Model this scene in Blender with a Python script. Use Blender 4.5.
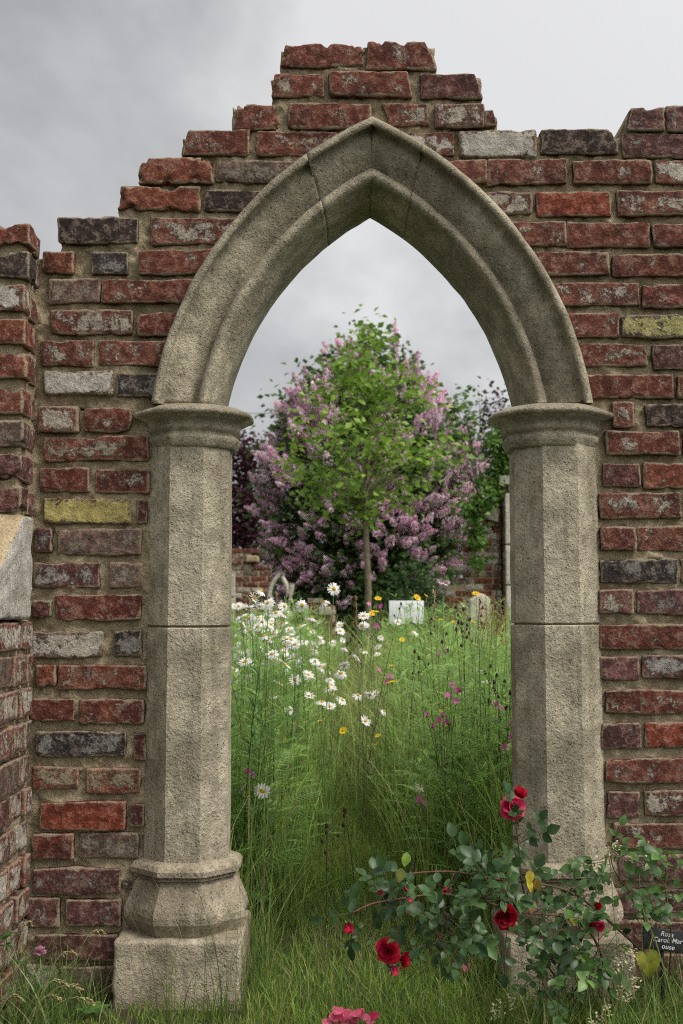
import bpy, math, random
import numpy as np
from mathutils import Vector

# ------------------------------------------------------------------ camera, sky, sun, exposure
S = bpy.context.scene
for o in list(bpy.data.objects): bpy.data.objects.remove(o)
COL = S.collection
W_, H_, F_ = 683, 1024, 1150.0
CAMY, CAMH = -3.0, 0.952
PITCH = math.atan(100.0 / F_)
cam = bpy.data.cameras.new('camera'); camo = bpy.data.objects.new('camera', cam); COL.objects.link(camo)
camo.location = (0, CAMY, CAMH); camo.rotation_euler = (math.pi/2 + PITCH, 0, 0)
cam.sensor_fit = 'VERTICAL'; cam.sensor_height = 36; cam.lens = 36 * F_ / H_
cam.clip_start = .05; cam.clip_end = 2000
cam.dof.use_dof = True; cam.dof.focus_distance = 3.0; cam.dof.aperture_fstop = 6.3
S.camera = camo
SUN_EL, SUN_AZ = 54.0, 60.0          # elevation; azimuth east of the view's back direction (front right)
sd = Vector((math.sin(math.radians(SUN_AZ))*math.cos(math.radians(SUN_EL)),
             -math.cos(math.radians(SUN_AZ))*math.cos(math.radians(SUN_EL)), math.sin(math.radians(SUN_EL))))
sl = bpy.data.lights.new('sun', 'SUN'); sl.energy = 1.5; sl.angle = math.radians(16); sl.color = (1, .93, .83)
so = bpy.data.objects.new('sun', sl); COL.objects.link(so)
so.rotation_euler = sd.to_track_quat('Z', 'Y').to_euler(); so.location = (2, -6, 8)
Wd = bpy.data.worlds.new('World'); S.world = Wd; Wd.use_nodes = True
nt = Wd.node_tree; nt.nodes.clear()
def wn(t, **k):
    n = nt.nodes.new(t)
    for a, v in k.items(): setattr(n, a, v)
    return n
wo = wn('ShaderNodeOutputWorld'); wb = wn('ShaderNodeBackground'); wb.inputs[1].default_value = .1
sky = wn('ShaderNodeTexSky', sky_type='NISHITA', sun_disc=False, sun_elevation=math.radians(SUN_EL),
         sun_rotation=math.radians(180 - SUN_AZ))
tc = wn('ShaderNodeTexCoord'); mp = wn('ShaderNodeMapping'); mp.inputs['Scale'].default_value = (1.0, 1.0, 1.5)
mp.inputs['Location'].default_value = (3.2, .4, 1.3)
n1 = wn('ShaderNodeTexNoise'); n1.inputs['Scale'].default_value = 2.6; n1.inputs['Detail'].default_value = 7
n1.inputs['Roughness'].default_value = .56; n1.inputs['Distortion'].default_value = .25
sep = wn('ShaderNodeSeparateXYZ')
# cloud deck: darker towards the left, brighter to the right and overhead
gx = wn('ShaderNodeMath', operation='MULTIPLY'); gx.inputs[1].default_value = .46
gz = wn('ShaderNodeMath', operation='MULTIPLY_ADD'); gz.inputs[1].default_value = .16
ad = wn('ShaderNodeMath', operation='ADD')
rp = wn('ShaderNodeValToRGB'); e = rp.color_ramp.elements
e[0].position = .39; e[0].color = (.45, .455, .463, 1); e[1].position = .67; e[1].color = (.84, .84, .845, 1)
m_ = e.new(.54); m_.color = (.63, .634, .642, 1)
mul = wn('ShaderNodeVectorMath', operation='SCALE'); mul.inputs['Scale'].default_value = 7.0
mx = wn('ShaderNodeMix', data_type='RGBA'); mx.inputs[0].default_value = .965
L = nt.links.new
L(tc.outputs['Generated'], mp.inputs['Vector']); L(mp.outputs[0], n1.inputs['Vector'])
L(tc.outputs['Generated'], sep.inputs[0]); L(sep.outputs['X'], gx.inputs[0])
L(sep.outputs['Z'], gz.inputs[0]); L(n1.outputs[0], gz.inputs[2])
L(gx.outputs[0], ad.inputs[0]); L(gz.outputs[0], ad.inputs[1]); L(ad.outputs[0], rp.inputs[0])
# the overcast glows around the hidden sun
dt = wn('ShaderNodeVectorMath', operation='DOT_PRODUCT'); dt.inputs[1].default_value = tuple(sd); L(tc.outputs['Generated'], dt.inputs[0])
mxx = wn('ShaderNodeMath', operation='MAXIMUM'); mxx.inputs[1].default_value = 0; L(dt.outputs['Value'], mxx.inputs[0])
pw_ = wn('ShaderNodeMath', operation='POWER'); pw_.inputs[1].default_value = 2.5; L(mxx.outputs[0], pw_.inputs[0])
gl = wn('ShaderNodeMath', operation='MULTIPLY_ADD'); gl.inputs[1].default_value = 10.5; gl.inputs[2].default_value = 5.45
L(pw_.outputs[0], gl.inputs[0]); L(gl.outputs[0], mul.inputs['Scale'])
L(rp.outputs[0], mul.inputs[0]); L(sky.outputs[0], mx.inputs[6]); L(mul.outputs[0], mx.inputs[7])
L(mx.outputs[2], wb.inputs[0]); L(wb.outputs[0], wo.inputs[0])
S.view_settings.view_transform = 'Standard'; S.view_settings.look = 'None'
S.view_settings.exposure = 0.75; S.view_settings.gamma = 1.0; S.view_settings.use_curve_mapping = False
S.cycles.use_denoising = False; S.cycles.max_bounces = 6; S.cycles.diffuse_bounces = 3; S.cycles.transmission_bounces = 4
S.cycles.sample_clamp_indirect = 4; S.cycles.filter_width = 1.1
S.render.engine = 'CYCLES'; S.render.resolution_x = W_; S.render.resolution_y = H_

rng = np.random.default_rng(7); random.seed(7)
PI = math.pi

# ------------------------------------------------------------------ pixel -> world
cp, sp = math.cos(PITCH), math.sin(PITCH)
def ray(px, py):
    u = (px - 341.5)/F_; v = (512 - py)/F_
    return np.array([u, cp - v*sp, sp + v*cp])
def P(px, py, Y=0.0):
    d = ray(px, py); t = (Y - CAMY)/d[1]
    return np.array([t*d[0], Y, CAMH + t*d[2]])
def G(px, py):
    d = ray(px, py); t = -CAMH/d[2]
    return np.array([t*d[0], CAMY + t*d[1], 0.0])

# ------------------------------------------------------------------ noise
def _h(ix, iy, iz, s):
    n = (ix*73856093) ^ (iy*19349663) ^ (iz*83492791) ^ (s*2654435761)
    n = (n ^ (n >> 13))*1274126177 & 0x7fffffff
    n = (n ^ (n >> 16))*668265263 & 0x7fffffff
    return (n & 0xffff)/65535.0*2 - 1
def vnoise(p, s=0):
    p = np.asarray(p, float); i = np.floor(p).astype(np.int64); f = p - i; f = f*f*(3 - 2*f)
    r = 0
    for dx in (0, 1):
        for dy in (0, 1):
            for dz in (0, 1):
                w = (f[..., 0] if dx else 1-f[..., 0])*(f[..., 1] if dy else 1-f[..., 1])*(f[..., 2] if dz else 1-f[..., 2])
                r = r + w*_h(i[..., 0]+dx, i[..., 1]+dy, i[..., 2]+dz, s)
    return r
def fbm(p, s=0, o=4, g=.5):
    p = np.asarray(p, float); a = 1; r = 0; t = 0
    for k in range(o):
        r = r + a*vnoise(p*(2**k) + k*17.3, s+k); t += a; a *= g
    return r/t

# ------------------------------------------------------------------ objects
def base(o):
    return np.array(o.location) if o is not None else np.zeros(3)
def tag(o, label=None, cat=None, group=None, kind=None):
    if label: o['label'] = label
    if cat: o['category'] = cat
    if group: o['group'] = group
    if kind: o['kind'] = kind
    return o
def thing(name, label, cat, loc=(0, 0, 0), group=None):
    o = bpy.data.objects.new(name, None); COL.objects.link(o); o.location = tuple(float(a) for a in loc)
    o.empty_display_size = .1
    return tag(o, label, cat, group)
def mesh_data(name, V, Fq=None, Ft=None, mats=None, attrs=None, smooth=True, midx=None):
    V = np.asarray(V, np.float32).reshape(-1, 3)
    me = bpy.data.meshes.new(name)
    Fq = np.zeros((0, 4), int) if Fq is None else np.asarray(Fq, int).reshape(-1, 4)
    Ft = np.zeros((0, 3), int) if Ft is None else np.asarray(Ft, int).reshape(-1, 3)
    nq, ntr = len(Fq), len(Ft)
    me.vertices.add(len(V)); me.vertices.foreach_set('co', V.ravel())
    lv = np.concatenate([Fq.ravel(), Ft.ravel()]).astype(np.int32)
    me.loops.add(len(lv)); me.loops.foreach_set('vertex_index', lv)
    me.polygons.add(nq+ntr)
    st = np.concatenate([np.arange(nq)*4, nq*4 + np.arange(ntr)*3]).astype(np.int32)
    me.polygons.foreach_set('loop_start', st)
    me.polygons.foreach_set('loop_total', np.concatenate([np.full(nq, 4), np.full(ntr, 3)]).astype(np.int32))
    me.polygons.foreach_set('use_smooth', np.full(nq+ntr, bool(smooth)))
    if midx is not None: me.polygons.foreach_set('material_index', np.asarray(midx, np.int32))
    for k, (typ, dat) in (attrs or {}).items():
        a = me.attributes.new(k, typ, 'POINT'); dat = np.asarray(dat, np.float32)
        if typ == 'FLOAT_COLOR':
            if dat.shape[1] == 3: dat = np.concatenate([dat, np.ones((len(dat), 1), np.float32)], 1)
            a.data.foreach_set('color', dat.ravel())
        elif typ == 'FLOAT_VECTOR': a.data.foreach_set('vector', dat.ravel())
    me.update(); me.validate()
    for m in (mats if isinstance(mats, (list, tuple)) else [mats]):
        if m: me.materials.append(m)
    return me
def obj(name, me, parent=None, loc=None):
    o = bpy.data.objects.new(name, me); COL.objects.link(o)
    if parent is not None: o.parent = parent
    if loc is not None: o.location = tuple(float(a) for a in loc)
    return o
class MB:
    """collects verts / quads / tris / per-vertex tint"""
    def __init__(s): s.V, s.Q, s.T, s.C, s.n = [], [], [], [], 0
    def add(s, V, Q=None, T=None, C=None):
        V = np.asarray(V, float).reshape(-1, 3); s.V.append(V)
        if Q is not None and len(Q): s.Q.append(np.asarray(Q, int).reshape(-1, 4) + s.n)
        if T is not None and len(T): s.T.append(np.asarray(T, int).reshape(-1, 3) + s.n)
        if C is None: C = np.ones((len(V), 3))*.5
        C = np.asarray(C, float)
        if C.ndim == 1: C = np.tile(C, (len(V), 1))
        s.C.append(C); s.n += len(V)
    def tube(s, path, rad, n=6, C=None, cap=True):
        path = np.asarray(path, float); m = len(path); rad = np.broadcast_to(np.asarray(rad, float), (m,))
        d = np.gradient(path, axis=0); d /= np.linalg.norm(d, axis=1)[:, None] + 1e-9
        ref = np.array([0, 0, 1.]) if abs(d[:, 2]).mean() < .8 else np.array([1., 0, 0])
        a = np.cross(d, ref); a /= np.linalg.norm(a, axis=1)[:, None] + 1e-9; b = np.cross(d, a)
        th = np.arange(n)*2*PI/n
        V = path[:, None] + rad[:, None, None]*(np.cos(th)[None, :, None]*a[:, None] + np.sin(th)[None, :, None]*b[:, None])
        i = np.arange(m-1)[:, None]*n; j = np.arange(n)[None]; k = (j+1) % n
        Q = np.stack([i+j, i+k, i+n+k, i+n+j], -1).reshape(-1, 4)
        V = V.reshape(-1, 3); T = None
        if cap:
            V = np.concatenate([V, path[-1:]]); t = (m-1)*n
            T = np.stack([t+np.arange(n), t+(np.arange(n)+1) % n, np.full(n, m*n)], -1)
        s.add(V, Q, T, C)
    def inst(s, tm, pos, R, sc, tint):
        """many copies of template tm=(V,Q,T,C or None)"""
        V, Q, T = tm[0], tm[1], tm[2]; n = len(V); N = len(pos)
        if N == 0: return
        sc = np.broadcast_to(np.asarray(sc, float), (N,))
        W = np.einsum('nij,vj->nvi', R, V)*sc[:, None, None] + np.asarray(pos)[:, None]
        off = (np.arange(N)*n)[:, None, None]
        q = (np.asarray(Q)[None] + off).reshape(-1, 4) if Q is not None and len(Q) else None
        t = (np.asarray(T)[None] + off).reshape(-1, 3) if T is not None and len(T) else None
        C = np.repeat(np.asarray(tint, float), n, axis=0)
        if len(tm) > 3 and tm[3] is not None: C = C*np.tile(tm[3], (N, 1))
        s.add(W.reshape(-1, 3), q, t, C)
    def data(s, name, mat, origin=None, smooth=True):
        V = np.concatenate(s.V)
        if origin is not None: V = V - np.asarray(origin)
        return mesh_data(name, V, np.concatenate(s.Q) if s.Q else None, np.concatenate(s.T) if s.T else None, mat,
                         {'tint': ('FLOAT_COLOR', np.concatenate(s.C))}, smooth)
    def build(s, name, mat, parent=None, smooth=True, loc=None):
        org = base(parent) if parent is not None else (loc if loc is not None else None)
        if parent is not None and parent.parent is not None: org = base(parent) + base(parent.parent)
        return obj(name, s.data(name, mat, org, smooth), parent, None if parent is not None else loc)
def frames(d, roll=None, up=None):
    """rotation matrices whose columns are (side, dir, normal): template y axis runs along d, z is the normal"""
    d = np.asarray(d, float); d = d/(np.linalg.norm(d, axis=1)[:, None]+1e-9); N = len(d)
    r = np.array([0, 0, 1.]) if up is None else np.asarray(up)
    x = np.cross(d, np.broadcast_to(r, d.shape)); bad = np.linalg.norm(x, axis=1) < 1e-3
    x[bad] = np.array([1., 0, 0]); x /= np.linalg.norm(x, axis=1)[:, None]
    z = np.cross(x, d)
    if roll is not None:
        c, s_ = np.cos(roll)[:, None], np.sin(roll)[:, None]
        x, z = c*x + s_*z, c*z - s_*x
    return np.stack([x, d, z], -1)
def rdir(N, zmin=-.3, zmax=1.):
    z = rng.uniform(zmin, zmax, N); a = rng.uniform(0, 2*PI, N); r = np.sqrt(np.maximum(0, 1-z*z))
    return np.stack([r*np.cos(a), r*np.sin(a), z], 1)
def tints(N, c0, c1, j=.15):
    t = rng.random((N, 1)); c = np.asarray(c0)*(1-t) + np.asarray(c1)*t
    return c*(1 + rng.uniform(-j, j, (N, 1)))

# ------------------------------------------------------------------ materials
def mat(name):
    m = bpy.data.materials.new(name); m.use_nodes = True; t = m.node_tree
    b = t.nodes['Principled BSDF']; return m, t, b
def N_(t, typ, ins=None, **k):
    n = t.nodes.new(typ)
    for a, v in k.items(): setattr(n, a, v)
    for a, v in (ins or {}).items():
        if hasattr(v, 'is_output') or isinstance(v, bpy.types.NodeSocket): t.links.new(v, n.inputs[a])
        else: n.inputs[a].default_value = v
    return n
def noise(t, vec, sc, det=4, rough=.55, dist=0):
    return N_(t, 'ShaderNodeTexNoise', {'Vector': vec, 'Scale': sc, 'Detail': det, 'Roughness': rough, 'Distortion': dist}).outputs[0]
def mapr(t, v, a, b, c=0., d=1., smooth=True):
    n = N_(t, 'ShaderNodeMapRange', {'Value': v, 'From Min': a, 'From Max': b, 'To Min': c, 'To Max': d})
    if smooth: n.interpolation_type = 'SMOOTHSTEP'
    return n.outputs[0]
def mixc(t, f, a, b, mode='MIX'):
    n = t.nodes.new('ShaderNodeMix'); n.data_type = 'RGBA'; n.blend_type = mode
    for i, v in ((0, f), (6, a), (7, b)):
        if isinstance(v, bpy.types.NodeSocket): t.links.new(v, n.inputs[i])
        else: n.inputs[i].default_value = v if i == 0 else (*v[:3], 1)
    return n.outputs[2]
def math_(t, op, a, b=None):
    n = t.nodes.new('ShaderNodeMath'); n.operation = op
    for i, v in ((0, a), (1, b)):
        if v is None: continue
        if isinstance(v, bpy.types.NodeSocket): t.links.new(v, n.inputs[i])
        else: n.inputs[i].default_value = v
    return n.outputs[0]
def bump(t, b, h, st=.5, dist=.003, prev=None):
    n = N_(t, 'ShaderNodeBump', {'Height': h, 'Strength': st, 'Distance': dist})
    if prev: t.links.new(prev, n.inputs['Normal'])
    t.links.new(n.outputs[0], b.inputs['Normal']); return n.outputs[0]
def scalec(t, c, f):
    n = N_(t, 'ShaderNodeVectorMath', {0: c, 'Scale': f}, operation='SCALE'); return n.outputs[0]

def brick_material(name='old_brick', fine=True):
    m, t, b = mat(name)
    at = N_(t, 'ShaderNodeAttribute', attribute_name='tint').outputs['Color']
    pc = N_(t, 'ShaderNodeAttribute', attribute_name='patch').outputs['Color']
    pr = N_(t, 'ShaderNodeAttribute', attribute_name='prm').outputs['Vector']
    s = N_(t, 'ShaderNodeSeparateXYZ', {0: pr}); amt, seed, edge = s.outputs
    pos = N_(t, 'ShaderNodeTexCoord').outputs['Object']
    off = N_(t, 'ShaderNodeVectorMath', {0: (13.1, 7.7, 9.3), 'Scale': seed}, operation='SCALE').outputs[0]
    v = N_(t, 'ShaderNodeVectorMath', {0: pos, 1: off}, operation='ADD').outputs[0]
    big = noise(t, v, 11, 5, .6, .4); mid = noise(t, v, 42, 6, .68, .2); fin = noise(t, v, 130, 5, .75)
    # clay: blotchy, with darker burnt areas and pale dusty areas
    c = scalec(t, at, mapr(t, mid, .32, .68, .5, 1.45))
    c = mixc(t, mapr(t, big, .47, .63, 0, .75), c, scalec(t, at, .38))
    dust = mapr(t, math_(t, 'ADD', math_(t, 'MULTIPLY', mid, .6), math_(t, 'MULTIPLY', fin, .5)), .56, .64, 0, .5)
    c = mixc(t, dust, c, (.32, .235, .185))
    # old limewash / paint left in patches
    pn = math_(t, 'ADD', math_(t, 'MULTIPLY', noise(t, v, 17, 8, .7, .3), .66), math_(t, 'MULTIPLY', noise(t, v, 120, 6, .75), .34))
    thr = math_(t, 'ADD', math_(t, 'SUBTRACT', .71, math_(t, 'MULTIPLY', amt, .36)), math_(t, 'MULTIPLY', edge, .13))
    pm = N_(t, 'ShaderNodeMapRange', {'Value': math_(t, 'SUBTRACT', pn, thr), 'From Min': -.012, 'From Max': .022}).outputs[0]
    pcol = scalec(t, pc, mapr(t, mid, .3, .75, .62, 1.15))
    c = mixc(t, math_(t, 'MULTIPLY', pm, .93), c, pcol)
    # mortar smeared over the arrises
    em = mapr(t, math_(t, 'ADD', math_(t, 'MULTIPLY', edge, .5), math_(t, 'MULTIPLY', noise(t, v, 30, 5, .65), .72)), .66, .80, 0, .8)
    c = mixc(t, em, c, scalec(t, (1, 1, 1), 1) if False else (.34, .28, .19))
    # dark pocks
    c = mixc(t, mapr(t, fin, .60, .69, 0, .7), c, (.05, .03, .022))
    t.links.new(c, b.inputs['Base Color'])
    b.inputs['Roughness'].default_value = .88; b.inputs['Specular IOR Level'].default_value = .25
    h = math_(t, 'ADD', math_(t, 'MULTIPLY', mid, .85), math_(t, 'MULTIPLY', fin, .30))
    h = math_(t, 'ADD', h, math_(t, 'MULTIPLY', pm, .22))
    bump(t, b, h, 1., .018)
    return m
def mortar_material():
    m, t, b = mat('sandy_mortar'); pos = N_(t, 'ShaderNodeTexCoord').outputs['Object']
    a = noise(t, pos, 9, 5, .6); f = noise(t, pos, 85, 5, .72); g = noise(t, pos, 210, 3, .75)
    c = mixc(t, mapr(t, a, .35, .65), (.315, .25, .152), (.45, .365, .235))
    c = mixc(t, mapr(t, f, .35, .7), scalec(t, c, .8), scalec(t, c, 1.16))
    c = mixc(t, mapr(t, g, .58, .68, 0, .7), c, (.40, .36, .28))
    c = mixc(t, mapr(t, g, .40, .31, 0, .7), c, (.11, .085, .055))
    t.links.new(c, b.inputs['Base Color']); b.inputs['Roughness'].default_value = .95
    b.inputs['Specular IOR Level'].default_value = .15
    bump(t, b, math_(t, 'ADD', f, math_(t, 'MULTIPLY', g, .35)), 1., .011)
    return m
def stone_material(name, c0=(.262, .228, .163), c1=(.435, .385, .285), stain=(.17, .15, .10), warm=None):
    m, t, b = mat(name); pos = N_(t, 'ShaderNodeTexCoord').outputs['Object']
    geo = N_(t, 'ShaderNodeNewGeometry').outputs['Normal']
    a = noise(t, pos, 5, 6, .6, .3); k = noise(t, pos, 22, 5, .62)
    f = math_(t, 'ADD', math_(t, 'MULTIPLY', noise(t, pos, 230, 2, .7), .45), math_(t, 'MULTIPLY', noise(t, pos, 105, 3, .7), .55))
    g = noise(t, pos, 75, 4, .65)
    vo = N_(t, 'ShaderNodeTexVoronoi', {'Vector': pos, 'Scale': 105., 'Randomness': 1.}).outputs['Distance']
    pit = mapr(t, math_(t, 'ADD', vo, math_(t, 'MULTIPLY', noise(t, pos, 40, 3, .6), .6)), .54, .40)
    c = mixc(t, mapr(t, a, .38, .62), c0, c1)
    c = mixc(t, mapr(t, k, .32, .68, 0, 1), scalec(t, c, .80), scalec(t, c, 1.15))
    st = N_(t, 'ShaderNodeMapping', {'Vector': pos, 'Scale': (14, 14, 1.6)}).outputs[0]
    c = mixc(t, mapr(t, noise(t, st, 1.6, 6, .6), .52, .70, 0, .5), c, stain)
    c = mixc(t, mapr(t, f, .52, .62, 0, .5), c, scalec(t, c, .62))        # darker between the grains
    c = mixc(t, math_(t, 'MULTIPLY', pit, .5), c, scalec(t, c, .42))      # pits coloured darker
    c = mixc(t, mapr(t, f, .50, .38, 0, .6), c, scalec(t, c, 1.4))           # pale grains
    # lichen patches
    li = math_(t, 'ADD', math_(t, 'MULTIPLY', noise(t, pos, 12, 7, .7, .6), .8), math_(t, 'MULTIPLY', f, .2))
    c = mixc(t, mapr(t, li, .60, .66, 0, .5), c, (.50, .46, .36))
    if warm: c = mixc(t, mapr(t, noise(t, pos, 7, 4), .42, .62, 0, .8), c, warm)
    t.links.new(c, b.inputs['Base Color']); b.inputs['Roughness'].default_value = .93
    b.inputs['Specular IOR Level'].default_value = .2
    h = math_(t, 'SUBTRACT', math_(t, 'MULTIPLY', g, .6), math_(t, 'MULTIPLY', f, .9))
    h = math_(t, 'SUBTRACT', h, math_(t, 'MULTIPLY', pit, .35))
    bump(t, b, math_(t, 'ADD', h, math_(t, 'MULTIPLY', k, .5)), 1., .0078)
    return m
def leaf_material(name, rough=.5, transl=.3, spec=.35, scale=1.0, vein=0):
    m, t, b = mat(name)
    at = N_(t, 'ShaderNodeAttribute', attribute_name='tint').outputs['Color']
    pos = N_(t, 'ShaderNodeTexCoord').outputs['Object']
    n = noise(t, pos, 60, 3, .6)
    c = scalec(t, at, mapr(t, n, .3, .7, .72*scale, 1.25*scale))
    t.links.new(c, b.inputs['Base Color']); b.inputs['Roughness'].default_value = rough
    b.inputs['Specular IOR Level'].default_value = spec
    if transl > 0:
        tr = t.nodes.new('ShaderNodeBsdfTranslucent'); t.links.new(scalec(t, c, 1.25), tr.inputs[0])
        mx = t.nodes.new('ShaderNodeMixShader'); mx.inputs[0].default_value = transl
        t.links.new(b.outputs[0], mx.inputs[1]); t.links.new(tr.outputs[0], mx.inputs[2])
        t.links.new(mx.outputs[0], t.nodes['Material Output'].inputs[0])
    return m
def bark_material(name, c0, c1):
    m, t, b = mat(name); pos = N_(t, 'ShaderNodeTexCoord').outputs['Object']
    f = noise(t, N_(t, 'ShaderNodeMapping', {'Vector': pos, 'Scale': (30, 30, 8)}).outputs[0], 2, 6, .65)
    t.links.new(mixc(t, mapr(t, f, .35, .65), c0, c1), b.inputs['Base Color']); b.inputs['Roughness'].default_value = .9
    bump(t, b, f, .6, .01); return m
M = {}
M['brick'] = brick_material(); M['mortar'] = mortar_material()
M['stone'] = stone_material('weathered_limestone')
M['stone_base'] = stone_material('damp_limestone', (.25, .21, .15), (.415, .355, .265), (.15, .13, .09))
M['stone_pale'] = stone_material('pale_limestone', (.36, .31, .23), (.48, .43, .34), (.25, .22, .17))
M['stone_cope'] = stone_material('coping_limestone', (.36, .335, .29), (.46, .43, .375), (.28, .25, .2))
M['stone_buff'] = stone_material('buff_limestone', (.33, .245, .135), (.42, .33, .20), (.26, .20, .12))
M['leaf'] = leaf_material('meadow_leaf', .5, .46, .3, 1.25)
M['grass'] = leaf_material('grass_blade', .45, .44, .35, 1.15)
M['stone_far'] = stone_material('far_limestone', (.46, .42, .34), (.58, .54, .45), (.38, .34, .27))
M['rose_leaf'] = leaf_material('rose_leaf', .40, .18, .32)
M['petal'] = leaf_material('petal', .6, .3, .2); M['blossom'] = leaf_material('lilac_blossom', .6, .5, .2)
M['crown'] = leaf_material('tree_leaf', .5, .35, .3)
M['stem'] = leaf_material('plant_stem', .6, .0, .25)
M['bark'] = bark_material('tree_bark', (.10, .085, .05), (.21, .175, .11))
M['bark_dark'] = bark_material('dark_bark', (.03, .025, .02), (.07, .055, .045))

# ------------------------------------------------------------------ bricks
BT = {  # kind: clay tint, patch colour, patch amount
 'R': ((.165, .051, .033), (.43, .37, .295), .44), 'r': ((.178, .060, .040), (.47, .41, .33), .55),
 'O': ((.195, .058, .032), (.38, .32, .25), .34),   'o': ((.205, .066, .039), (.36, .32, .25), .60),
 'C': ((.15, .043, .030), (.38, .30, .245), .34),    'B': ((.22, .050, .027), (.3, .24, .19), .12),
 'D': ((.115, .042, .035), (.30, .25, .21), .4),  'd': ((.12, .048, .042), (.38, .35, .32), .60),
 'P': ((.145, .060, .054), (.31, .26, .235), .45), 'p': ((.18, .072, .055), (.48, .42, .34), .66),
 'K': ((.055, .036, .031), (.2, .17, .15), .28),   'k': ((.05, .04, .037), (.27, .25, .225), .6),
 'G': ((.185, .115, .09), (.27, .225, .17), .6),   'g': ((.17, .105, .08), (.52, .47, .39), .8),
 'W': ((.2, .075, .055), (.56, .525, .45), .93),  'w': ((.21, .07, .05), (.56, .515, .435), .75),
 'Y': ((.16, .055, .05), (.50, .42, .15), .90),   'y': ((.13, .085, .075), (.46, .41, .17), .7),
 'M': ((.24, .072, .04), (.34, .285, .19), .75),
}
def ax(Ln, r, st):
    if st > .5: return np.array([-Ln/2, -Ln/2+r, Ln/2-r, Ln/2])
    k = max(1, int(round((Ln-2*r)/st)))
    return np.concatenate([[0, .3*r, .65*r], np.linspace(r, Ln-r, k+1), [Ln-.65*r, Ln-.3*r, Ln]]) - Ln/2
def brick_shape(w, d, h, seed, r=.007, st=.0085, rough=1., shear=(0, 0), chip=1.):
    """box of width w (x), depth d (y, front at -d/2), height h; rounded, chipped, with uneven faces"""
    X, Y, Z = ax(w, r, st), ax(d, r, max(st, .02)), ax(h, r, st)
    V, Q = [], []; n = 0
    def grid(A, B, f, flip):
        nonlocal n
        a, b_ = np.meshgrid(A, B, indexing='ij'); V.append(f(a.ravel(), b_.ravel()))
        i = np.arange(len(A)-1)[:, None]*len(B); j = np.arange(len(B)-1)[None]
        q = np.stack([i+j, i+len(B)+j, i+len(B)+j+1, i+j+1], -1).reshape(-1, 4) + n
        Q.append(q[:, ::-1] if flip else q); n += a.size
    full = lambda a, v: np.full_like(a, v)
    grid(X, Z, lambda a, b: np.stack([a, full(a, -d/2), b], 1), False)
    grid(X, Z, lambda a, b: np.stack([a, full(a, d/2), b], 1), True)
    grid(Y, Z, lambda a, b: np.stack([full(a, -w/2), a, b], 1), True)
    grid(Y, Z, lambda a, b: np.stack([full(a, w/2), a, b], 1), False)
    grid(X, Y, lambda a, b: np.stack([a, b, full(a, h/2)], 1), False)
    grid(X, Y, lambda a, b: np.stack([a, b, full(a, -h/2)], 1), True)
    V = np.concatenate(V); Q = np.concatenate(Q)
    _, fi, inv = np.unique(np.round(V, 6), axis=0, return_index=True, return_inverse=True)
    V = V[fi]; Q = inv.ravel()[Q]
    hx = np.array([w/2-r, d/2-r, h/2-r]); c = np.clip(V, -hx, hx); n_ = V - c
    ln = np.linalg.norm(n_, axis=1)[:, None]; n_ = n_/np.maximum(ln, 1e-9); V = c + n_*r
    ex, ez = w/2 - abs(V[:, 0]), h/2 - abs(V[:, 2]); em = np.minimum(ex, ez)
    ey = d/2 - abs(V[:, 1]); s3 = np.sort(np.stack([ex, ey, ez], 1), 1)[:, 1]
    edge = np.clip(1 - s3/.016, 0, 1) if st < .5 else np.zeros(len(V))
    q = V*1.0 + seed*3.1
    V = V + n_*(fbm(q*16, 3, 2)*.0045*rough)[:, None] + n_*(fbm(q*60, 5, 3)*.0022*rough)[:, None]
    # chipped arrises and corners
    ed = np.clip(1 - em/.02, 0, 1)**1.2; ch = np.clip(fbm(q*27, 9, 3) - (.24 if chip < 1.3 else .12), 0, 1)*ed*(.017 if chip < 1.3 else .022)*chip
    cen = -V/np.maximum(np.linalg.norm(V, axis=1)[:, None], 1e-6)
    pull = np.stack([np.where(ex < .03, -np.sign(V[:, 0]), 0), np.full(len(V), .5), np.where(ez < .03, -np.sign(V[:, 2]), 0)], 1)
    V = V + pull*ch[:, None]
    V[:, 2] += fbm(np.stack([V[:, 0]*9, 0*V[:, 0], 0*V[:, 0]+seed*5.], 1), 2, 2)*.0034*rough*np.sign(V[:, 2])*np.clip(abs(V[:, 2])/h*2, 0, 1)
    V[:, 0] += fbm(np.stack([V[:, 2]*22, V[:, 1]*9, 0*V[:, 0]+seed*9.], 1), 4, 2)*.005*rough*np.clip(abs(V[:, 0])/w*2, 0, 1)**4
    up = np.clip(V[:, 2]/h + .5, 0, 1)
    V[:, 0] += shear[0]*up*np.clip(.5 - V[:, 0]/w, 0, 1)**3 - shear[1]*up*np.clip(.5 + V[:, 0]/w, 0, 1)**3
    return V, Q, edge
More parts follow.
